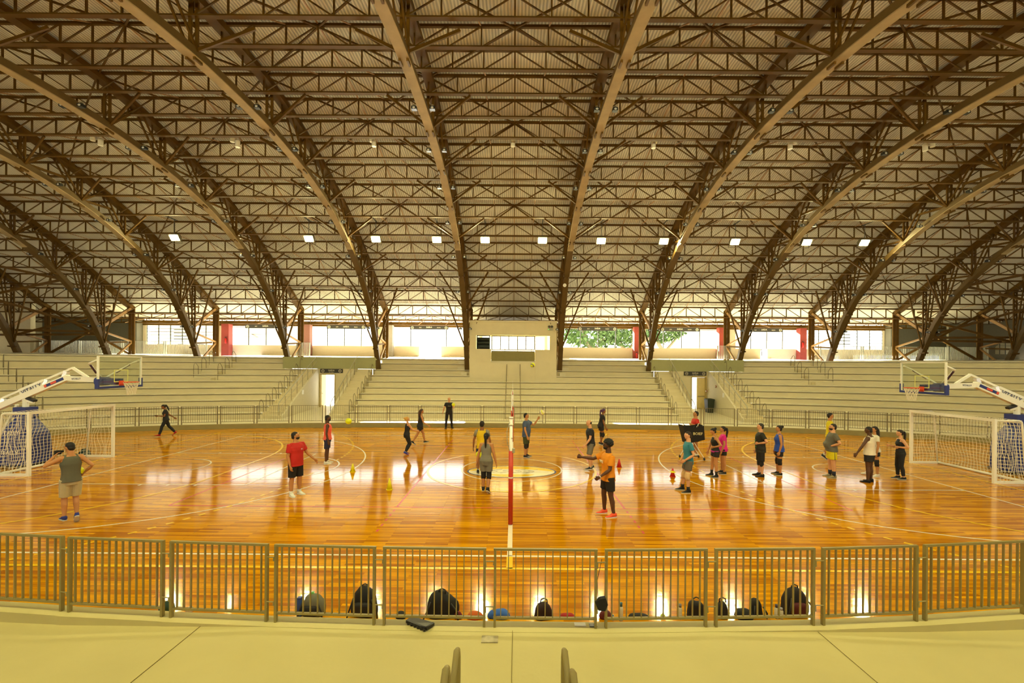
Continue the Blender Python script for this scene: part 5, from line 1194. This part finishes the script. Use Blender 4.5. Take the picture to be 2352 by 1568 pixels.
# -- man in grey tank, near left
r, A, T, LG = person(162, 1203, 1.80, 100, 'person in grey sleeveless shirt and beige shorts seen from behind, ball under one arm', 'tan', False, .98, 1.02, pose=dict(ll=((.10, .02, -1), (-.15, .02, -1), 0), rl=((.12, 0, -1), (-.25, 0, -.98), 42), la=((.1, .85, -.45), (.45, -.75, .75)), ra=((-.25, .62, -.75), (.55, -.35, -.55)), head=(30, 8), lean=2),
    top=('vest', '585848', .49), bottom=('shorts', 'b0a684', .92), hair=('crop', HB), shoes=('1c2c80', 'c8ccc8'))
e = r.matrix_basis @ (A['r'][1]*.35+A['r'][2]*.65) if False else None
Rz = Matrix.Translation(r.location) @ Matrix.Rotation(r.rotation_euler.z, 4, 'Z')
ball(Rz @ (A['r'][2]+Vector((.03, .10, .05))), 'yellow and black ball held under the arm of the man in the grey sleeveless shirt', (M_ball, M_blk), 3.0)
a = MB(); w = A['l'][2]+A['l'][3]*.10; a.box(w.x-.02, w.x+.05, w.y-.07, w.y+.05, w.z-.02, w.z+.07); a.tube([w+Vector((.03, -.02, .03)), w+Vector((.03, -.11, .04))], .03, 10); o = a.build('compact_camera', M_blk, None, False); o.matrix_world = Rz; tag(o, 'small dark camera held up to the face of the man at the left', 'camera')
lump('teal_bundle', 186, 1048, .34, .28, .3, '12323a', 'dark teal bundle on the floor inside the left goal', 'bundle', seed=30)
# -- red shirt man
r, A, T, LG = person(678, 1137, 1.83, 305, 'person in red football shirt, black shorts and white shoes with a dark beard', 'tan', False, 1.1, 1.12, belly=.03, pose=dict(ll=((.03, .06, -1), (-.08, .04, -1), 0), rl=((.0, .05, -1), (-.02, .04, -1), 0), la=((.2, .45, -.9), (.55, .45, -.7)), ra=((.0, .2, -1), (.3, -.05, -.95)), head=(48, -8)),
    top=('tee', 'b81c14', .47, .68, .03), bottom=('shorts', '0e0e0e', .92), hair=('crop', HB), beard=HB, socks=('d8d8d0', .18), shoes=('dcdcd4', 'e8e8e0'))
logo(r, T, 'M', 'e8e8e8', .06, .16, .07, .73)
# -- coral vest man
r, A, T, LG = person(750, 1064, 1.84, 0, 'dark skinned person in coral sleeveless shirt and navy shorts standing side on, white shoes', 'dark', False, 1, 1, pose=dict(ll=((.03, .03, -1), (-.03, .02, -1), 0), rl=((-.06, .03, -1), (-.06, .02, -1), 0), la=((-.1, .15, -1), (.15, .05, -1)), ra=((-.12, .15, -1), (.22, .02, -1))),
    top=('vest', 'e8604c', .50, .5, .026), bottom=('shorts', '1a2140', .85), hair=('crop', '0c0806'), beard='0c0806', shoes=('dcd8cc', 'e8e8e0'))
# -- blonde woman bumping
r, A, T, LG = person(931, 1045, 1.62, 20, 'blonde person in black top and leggings with joined forearms ready to receive', 'light', True, 1.05, 1, pose=dict(ll=((.35, .03, -.95), (-.40, .02, -.9), 6), rl=((.30, .05, -.95), (-.55, .02, -.85), 25), la=((.55, .12, -.8), (.85, -.35, -.25)), ra=((.55, .12, -.8), (.85, -.35, -.25)), head=(0, -18), lean=4),
    top=('tank', '17181c', .56, .5, .006), bottom=('tights', '14151a', 1.9), hair=('bun', 'c89a48'), shoes=('28409a', 'b83838'))
# -- woman walking behind
r, A, T, LG = person(962, 1020, 1.68, 8, 'person in black sleeveless top and short skirt striding right behind the blonde player', 'tan', True, 1.08, 1.05, pose=dict(ll=((.42, .03, -.9), (.20, .02, -1), -8), rl=((-.35, .03, -.95), (-.55, .02, -.85), 30), la=((-.35, .3, -.9), (.1, .2, -1)), ra=((.25, .3, -.9), (.75, .3, -.55)), lean=6, head=(0, -4)),
    top=('tank', '17191c', .50, .5, .02), bottom=('shorts', '15161a', .5), hair=('long', '4a3020'), shoes=('1a1c1c', 'd0d0c8'))
# -- coach with ball
r, A, T, LG = person(1031, 983, 1.86, 275, 'bald person in black polo and trousers standing by the far kerb holding a yellow ball', 'light', False, 1.0, 1, pose=dict(ll=((.02, .12, -1), (0, .06, -1), 0), rl=((.0, .12, -1), (.0, .06, -1), 0), la=((.1, .35, -.9), (.75, -.2, .35)), ra=((.0, .38, -.9), (.1, .25, -1)), llt=20, rlt=20),
    top=('tee', '121212', .50, .55), bottom=('pants', '121216', 1.96), hair=None, shoes=('101010', '202020'))
logo(r, T, 'VITALLY', 'c8c8c8', .05, .15, .0, .72)
Rz = Matrix.Translation(r.location) @ Matrix.Rotation(r.rotation_euler.z, 4, 'Z'); ball(Rz @ (A['l'][2]+Vector((.07, .0, .13))), 'yellow ball held at the chest by the bald coach', (M_ball, M_blk), 1.7)
# -- yellow shirt man from behind
r, A, T, LG = person(1106, 1087, 1.80, 82, 'person in yellow shirt with grey sleeves walking away behind the woman in grey', 'brown', False, 1.05, 1, pose=dict(ll=((-.05, .04, -1), (-.12, .02, -1), 10), rl=((.12, .05, -1), (-.2, .02, -.98), 0), la=((-.05, .35, -1), (.15, .1, -1)), ra=((-.02, .35, -1), (.2, .1, -1))),
    top=('vest', 'd8b400', .47, .6, .025), bottom=('shorts', '20263c', .85), hair=('crop', HB), beard=None, socks=('c8c8c0', .12), shoes=('141414', '202020'))
for nm in 'lr': s0, e, w, fa, sg = A[nm]; a = MB(); a.tube([s0+Vector((0, -sg*.04, .02)), s0, s0.lerp(e, .62)], [.055, .076, .068], 16); o = a.build('grey_sleeve', tmat('cloth', '85806c'), None, True); o.parent = r
# -- woman in grey from behind
r, A, T, LG = person(1115, 1134, 1.72, 78, 'person in grey top and shorts with black knee pads and dark ponytail, from behind', 'tan', True, 1.12, 1.12, pose=dict(ll=((.10, .00, -1), (-.05, .0, -1), 0), rl=((.02, -.02, -1), (-.30, -.02, -.95), 30), la=((.02, .28, -1), (.05, .22, -1)), ra=((-.02, .28, -1), (.12, .22, -1)), head=(0, 0)),
    top=('tank', '78766a', .55, .5, .010), bottom=('shorts', '706e60', .72), hair=('pony', '0e0a08'), socks=('141414', .14), shoes=('141414', 'c8c4b0'), knee=('101010',))
ball(D(1100, 1043, 14.6), 'yellow ball carried at the left hip of the woman in grey', (M_ball,), 0)
# -- blue shirt server
r, A, T, LG = person(1208, 1049, 1.82, 345, 'person in blue shirt and olive shorts serving a ball beside the net', 'tan', False, 1.15, 1.05, belly=.05, pose=dict(ll=((.05, .04, -1), (-.05, .02, -1), 0), rl=((.03, .05, -1), (-.03, .02, -1), 0), la=((.75, .25, -.45), (.55, .05, .85)), ra=((.1, .35, -1), (.35, .1, -.9)), head=(10, -5)),
    top=('tee', '46587a', .47, .65, .028), bottom=('shorts', '38401c', .88, '15151a', .35), hair=('crop', HB), shoes=('1c1a24', 'c8c8c0'))
# -- black shirt man
r, A, T, LG = person(1358, 1079, 1.80, 195, 'person in black t-shirt and grey shorts, balding, behind the man in orange', 'light', False, 1.05, 1.05, pose=dict(ll=((.25, .03, -1), (-.15, .02, -1), 0), rl=((.0, .04, -1), (-.20, .02, -1), 12), la=((.2, .2, -1), (.6, .1, -.75)), ra=((-.15, .2, -1), (.15, .1, -1)), lean=4, head=(0, 4)),
    top=('tee', '16181c', .485, .62), bottom=('shorts', '6c685c', .90), hair=('bald', '2a1a12'), socks=('c8c8c0', .06), shoes=('141414', 'd8d8d0'))
# -- purple hair woman jumping/turning
r, A, T, LG = person(1380, 1022, 1.74, 10, 'person with purple ponytail in black top and shorts behind the man in the black t-shirt', 'brown', True, 1, 1, pose=dict(ll=((.10, .03, -1), (.05, .02, -1), 5), rl=((.25, .03, -.95), (-.35, .02, -.9), 18), la=((-.1, .15, -1), (.25, .1, -1)), ra=((.05, .15, -1), (.4, .1, -.9)), lean=10),
    top=('tee', '15161a', .50, .55), bottom=('shorts', '121214', .5), hair=('pony', '4c2a54'), knee=('15151a',), shoes=('18181c', 'c0c0c0'))
# -- orange shirt man
r, A, T, LG = person(1399, 1183, 1.92, 205, 'tall person in orange t-shirt, black shorts and orange shoes, one arm held out', 'dark', False, 1.05, 1.08, pose=dict(ll=((-.04, .06, -1), (-.16, .06, -1), 0), rl=((.12, .08, -1), (-.10, .10, -1), 0), la=((.2, .15, -1), (.82, -.25, -.62)), ra=((.85, .35, -.42), (.95, .25, .12)), head=(-22, 2), llt=2, rlt=5, rac=1.6, lac=.9),
    top=('tee', 'e08c08', .475, .72, .028), bottom=('shorts', '100e0c', .72), hair=('afro', '0a0706'), beard='0a0706', shoes=('e8542c', 'e8e0d4'))
o = logo(r, T, 'NIKE', 'f0e4c0', .10, .165, -.02, .72)
a = MB(); w = A['l'][2]; fa = A['l'][3]; a.tube([w-fa*.012, w+fa*.012], .034, 12); o = a.build('wristband', tmat('cloth', 'd8d8d0'), None, True); o.parent = r
# -- teal man
r, A, T, LG = person(1574, 1129, 1.83, 195, 'person in teal t-shirt and grey shorts with beige knee pads facing left', 'light', False, 1, 1.02, pose=dict(ll=((.12, .04, -1), (-.06, .04, -1), 0), rl=((.22, .05, -1), (.08, .10, -1), 0), la=((-.30, .25, -1), (.75, -.15, -.55)), ra=((.05, .2, -1), (.5, -.1, -.8)), head=(8, 2), llt=6, rlt=6),
    top=('tee', '2c7c90', .475, .60, .02), bottom=('shorts', '5c564c', .62), hair=('crop', '2a1c10'), socks=('101010', .28), shoes=('141414', 'd8ccac'), knee=('d0ae78',))
# -- red shirt man behind trolley
r, A, T, LG = person(1598, 1046, 1.90, 200, 'person in red t-shirt standing behind the black ball trolley with one hand on the chest', 'tan', False, 1.05, 1, pose=dict(ll=((.02, .06, -1), (-.04, .02, -1), 0), rl=((-.02, .06, -1), (-.04, .02, -1), 0), la=((.05, .75, -.65), (.65, -.75, .15)), ra=((.1, .2, -1), (.3, .0, -.9)), head=(0, -6)),
    top=('tee', 'c02414', .49, .62), bottom=('shorts', '16161a', .8), hair=('crop', HB), shoes=('d8d8d0', '404048'))
# -- woman black tank
r, A, T, LG = person(1640, 1094, 1.68, 200, 'person in black cut-out tank top with magenta and black shorts, hand on hip, black socks', 'tan', True, 1.02, 1, pose=dict(ll=((.05, .05, -1), (-.05, .02, -1), 0), rl=((.15, .08, -1), (.02, .08, -1), 0), la=((-.35, .55, -.75), (.55, -.70, -.30)), ra=((.2, .40, -1), (.25, .2, -1)), head=(0, 14), lean=3),
    top=('tank', '14140f', .52, .5, .010), bottom=('shorts', '181418', .42), hair=('bun', HB), socks=('121212', .35), shoes=('141414', '808080'))
a = MB(); R_ = [T(.0+.155*math.cos(2*PI*k/24), .19*math.sin(2*PI*k/24), .512) for k in range(24)]; R2 = [T(.0+.15*math.cos(2*PI*k/24), .185*math.sin(2*PI*k/24), .545) for k in range(24)]; a.loft([R_, R2]); o = a.build('magenta_waistband', tmat('cloth', 'a01880'), None, True); o.parent = r
# -- pink woman
r, A, T, LG = person(1661, 1087, 1.68, 188, 'person in bright pink t-shirt and black shorts behind the black tank top', 'tan', True, 1.05, 1.05, pose=dict(ll=((-.05, .07, -1), (-.03, .03, -1), 0), rl=((.05, .07, -1), (-.02, .02, -1), 0), la=((-.05, .22, -1), (.35, -.05, -.95)), ra=((.05, .2, -1), (.2, 0, -1))),
    top=('tee', 'd8188c', .485, .55), bottom=('shorts', '121214', .5), hair=('pony', HB), shoes=('16161a', 'b8b0a0'))
# -- green black shirt man
r, A, T, LG = person(1747, 1093, 1.84, 190, 'person in black and green patterned football shirt with hand on hip, black shorts over tights', 'light', False, 1.08, 1.02, belly=.03, pose=dict(ll=((-.03, .05, -1), (-.04, .02, -1), 0), rl=((.06, .06, -1), (-.02, .02, -1), 0), la=((-.45, .55, -.8), (.75, -.60, -.25)), ra=((.05, .2, -1), (.3, -.1, -.9)), head=(0, 0)),
    top=('tee', '1a1c14', .46, .66, .03), bottom=('shorts', '101010', .95, '101010', .35), hair=('crop', '2a2620'), shoes=('141414', '1c1c20'))
gm = tmat('cloth', '2f6a38')
for (f, l, z, a_, b_) in ((.13, -.02, .735, .07, .025), (.15, .03, .675, .075, .03), (.145, -.06, .615, .05, .035), (.14, .06, .56, .06, .03), (.12, -.10, .53, .04, .04)):
    a = MB(); a.ell(T(f+.012, l, z), (.02, a_, b_)); o = a.build('green_patch', gm, None, True); o.parent = r
# -- blue tank woman
r, A, T, LG = person(1789, 1090, 1.74, 192, 'person in royal blue sleeveless top, black shorts and one black knee pad, looking left', 'tan', True, 1.12, 1.08, pose=dict(ll=((.0, .04, -1), (-.04, .02, -1), 0), rl=((.06, .05, -1), (-.02, .02, -1), 0), la=((-.1, .18, -1), (.25, 0, -1)), ra=((.05, .25, -1), (.2, .1, -1))),
    top=('vest', '1c48b0', .485, .5, .024), bottom=('shorts', '101012', .55), hair=('bun', HB), knee=('101010',), shoes=('121212', 'c0bca8'))
# -- yellow shirt man behind
r, A, T, LG = person(1899, 1055, 1.86, 5, 'person in bright yellow t-shirt mostly hidden behind the man in the grey t-shirt', 'tan', False, .98, .95, pose=dict(ll=((.1, .04, -1), (-.05, .02, -1), 0), rl=((-.05, .04, -1), (-.45, .02, -.9), 35), la=((.1, .2, -1), (.3, 0, -1)), ra=((-.1, .2, -1), (.3, 0, -1))),
    top=('tee', 'd8c800', .48, .62, .022), bottom=('shorts', '283050', .8), hair=('short', HB), socks=('c8c8c0', .3), shoes=('20242c', 'c0c0c0'))
# -- grey shirt big man
r, A, T, LG = person(1911, 1096, 1.86, 195, 'large bearded person in grey t-shirt and yellow shorts with hand on hip', 'light', False, 1.22, 1.15, belly=.12, pose=dict(ll=((-.04, .06, -1), (-.04, .02, -1), 0), rl=((.04, .07, -1), (-.02, .02, -1), 0), la=((-.40, .45, -.85), (.70, -.45, -.35)), ra=((.05, .25, -1), (.3, -.05, -.9)), lean=-3),
    top=('tee', '5e5c50', .49, .66, .025), bottom=('shorts', 'd8c808', .72), hair=('crop', '20160e'), beard='20160e', socks=('151a30', .38), shoes=('8c8468', 'a89c7c'))
for sg in (1, -1): h = LG['l' if sg > 0 else 'r'][0]; kn = LG['l' if sg > 0 else 'r'][1]; a = MB(); a.bar(h+Vector((-.02, sg*.105, .0)), h.lerp(kn, .70)+Vector((-.02, sg*.118, 0)), .03, .012, up=(1, 0, 0)); o = a.build('side_stripe', tmat('cloth', '282c38')); o.parent = r
# -- white tank man
r, A, T, LG = person(1997, 1107, 1.84, 165, 'dark skinned person in white tank top and short black shorts turned away from the camera', 'dark', False, 1.12, 1.08, pose=dict(ll=((.03, .02, -1), (-.02, .02, -1), 0), rl=((.0, .03, -1), (-.04, .0, -1), 0), la=((.30, .55, -.8), (.45, .3, -.9)), ra=((-.15, .35, -1), (.4, -.1, -.9)), head=(18, 6)),
    top=('vest', 'e0d6c0', .50, .5, .026), bottom=('shorts', '181a1c', .58), hair=('crop', '0c0806'), shoes=('0e0e10', '1a1a1c'))
# -- white shirt woman behind
r, A, T, LG = person(2004, 1092, 1.74, 210, 'person with long dark hair in white t-shirt behind the white tank top', 'tan', True, 1, 1, pose=dict(ll=((-.02, .06, -1), (-.04, .02, -1), 0), rl=((.15, .20, -1), (.05, .14, -1), 0), la=((0, .2, -1), (.2, 0, -1)), ra=((.1, .2, -1), (.3, 0, -1))),
    top=('tee', 'e0dccc', .50, .55), bottom=('shorts', '18181c', .45), hair=('long', HB), knee=('121214',), shoes=('e0dcd0', 'e8e4d8'))
# -- woman black leggings
r, A, T, LG = person(2069, 1101, 1.68, 205, 'person in black scoop tank and black leggings with dark ponytail near the right goal', 'light', True, 1.05, 1.05, pose=dict(ll=((.05, .04, -1), (-.18, .02, -1), 0), rl=((.12, .05, -1), (-.08, .02, -1), 5), la=((-.30, .55, -.8), (.60, -.65, -.05)), ra=((.1, .2, -1), (.8, -.3, .2)), head=(0, 5)),
    top=('tank', '14161c', .56, .5, .006), bottom=('tights', '121318', 1.85), hair=('pony', '1c120c'), shoes=('141414', 'c8c8c0'))
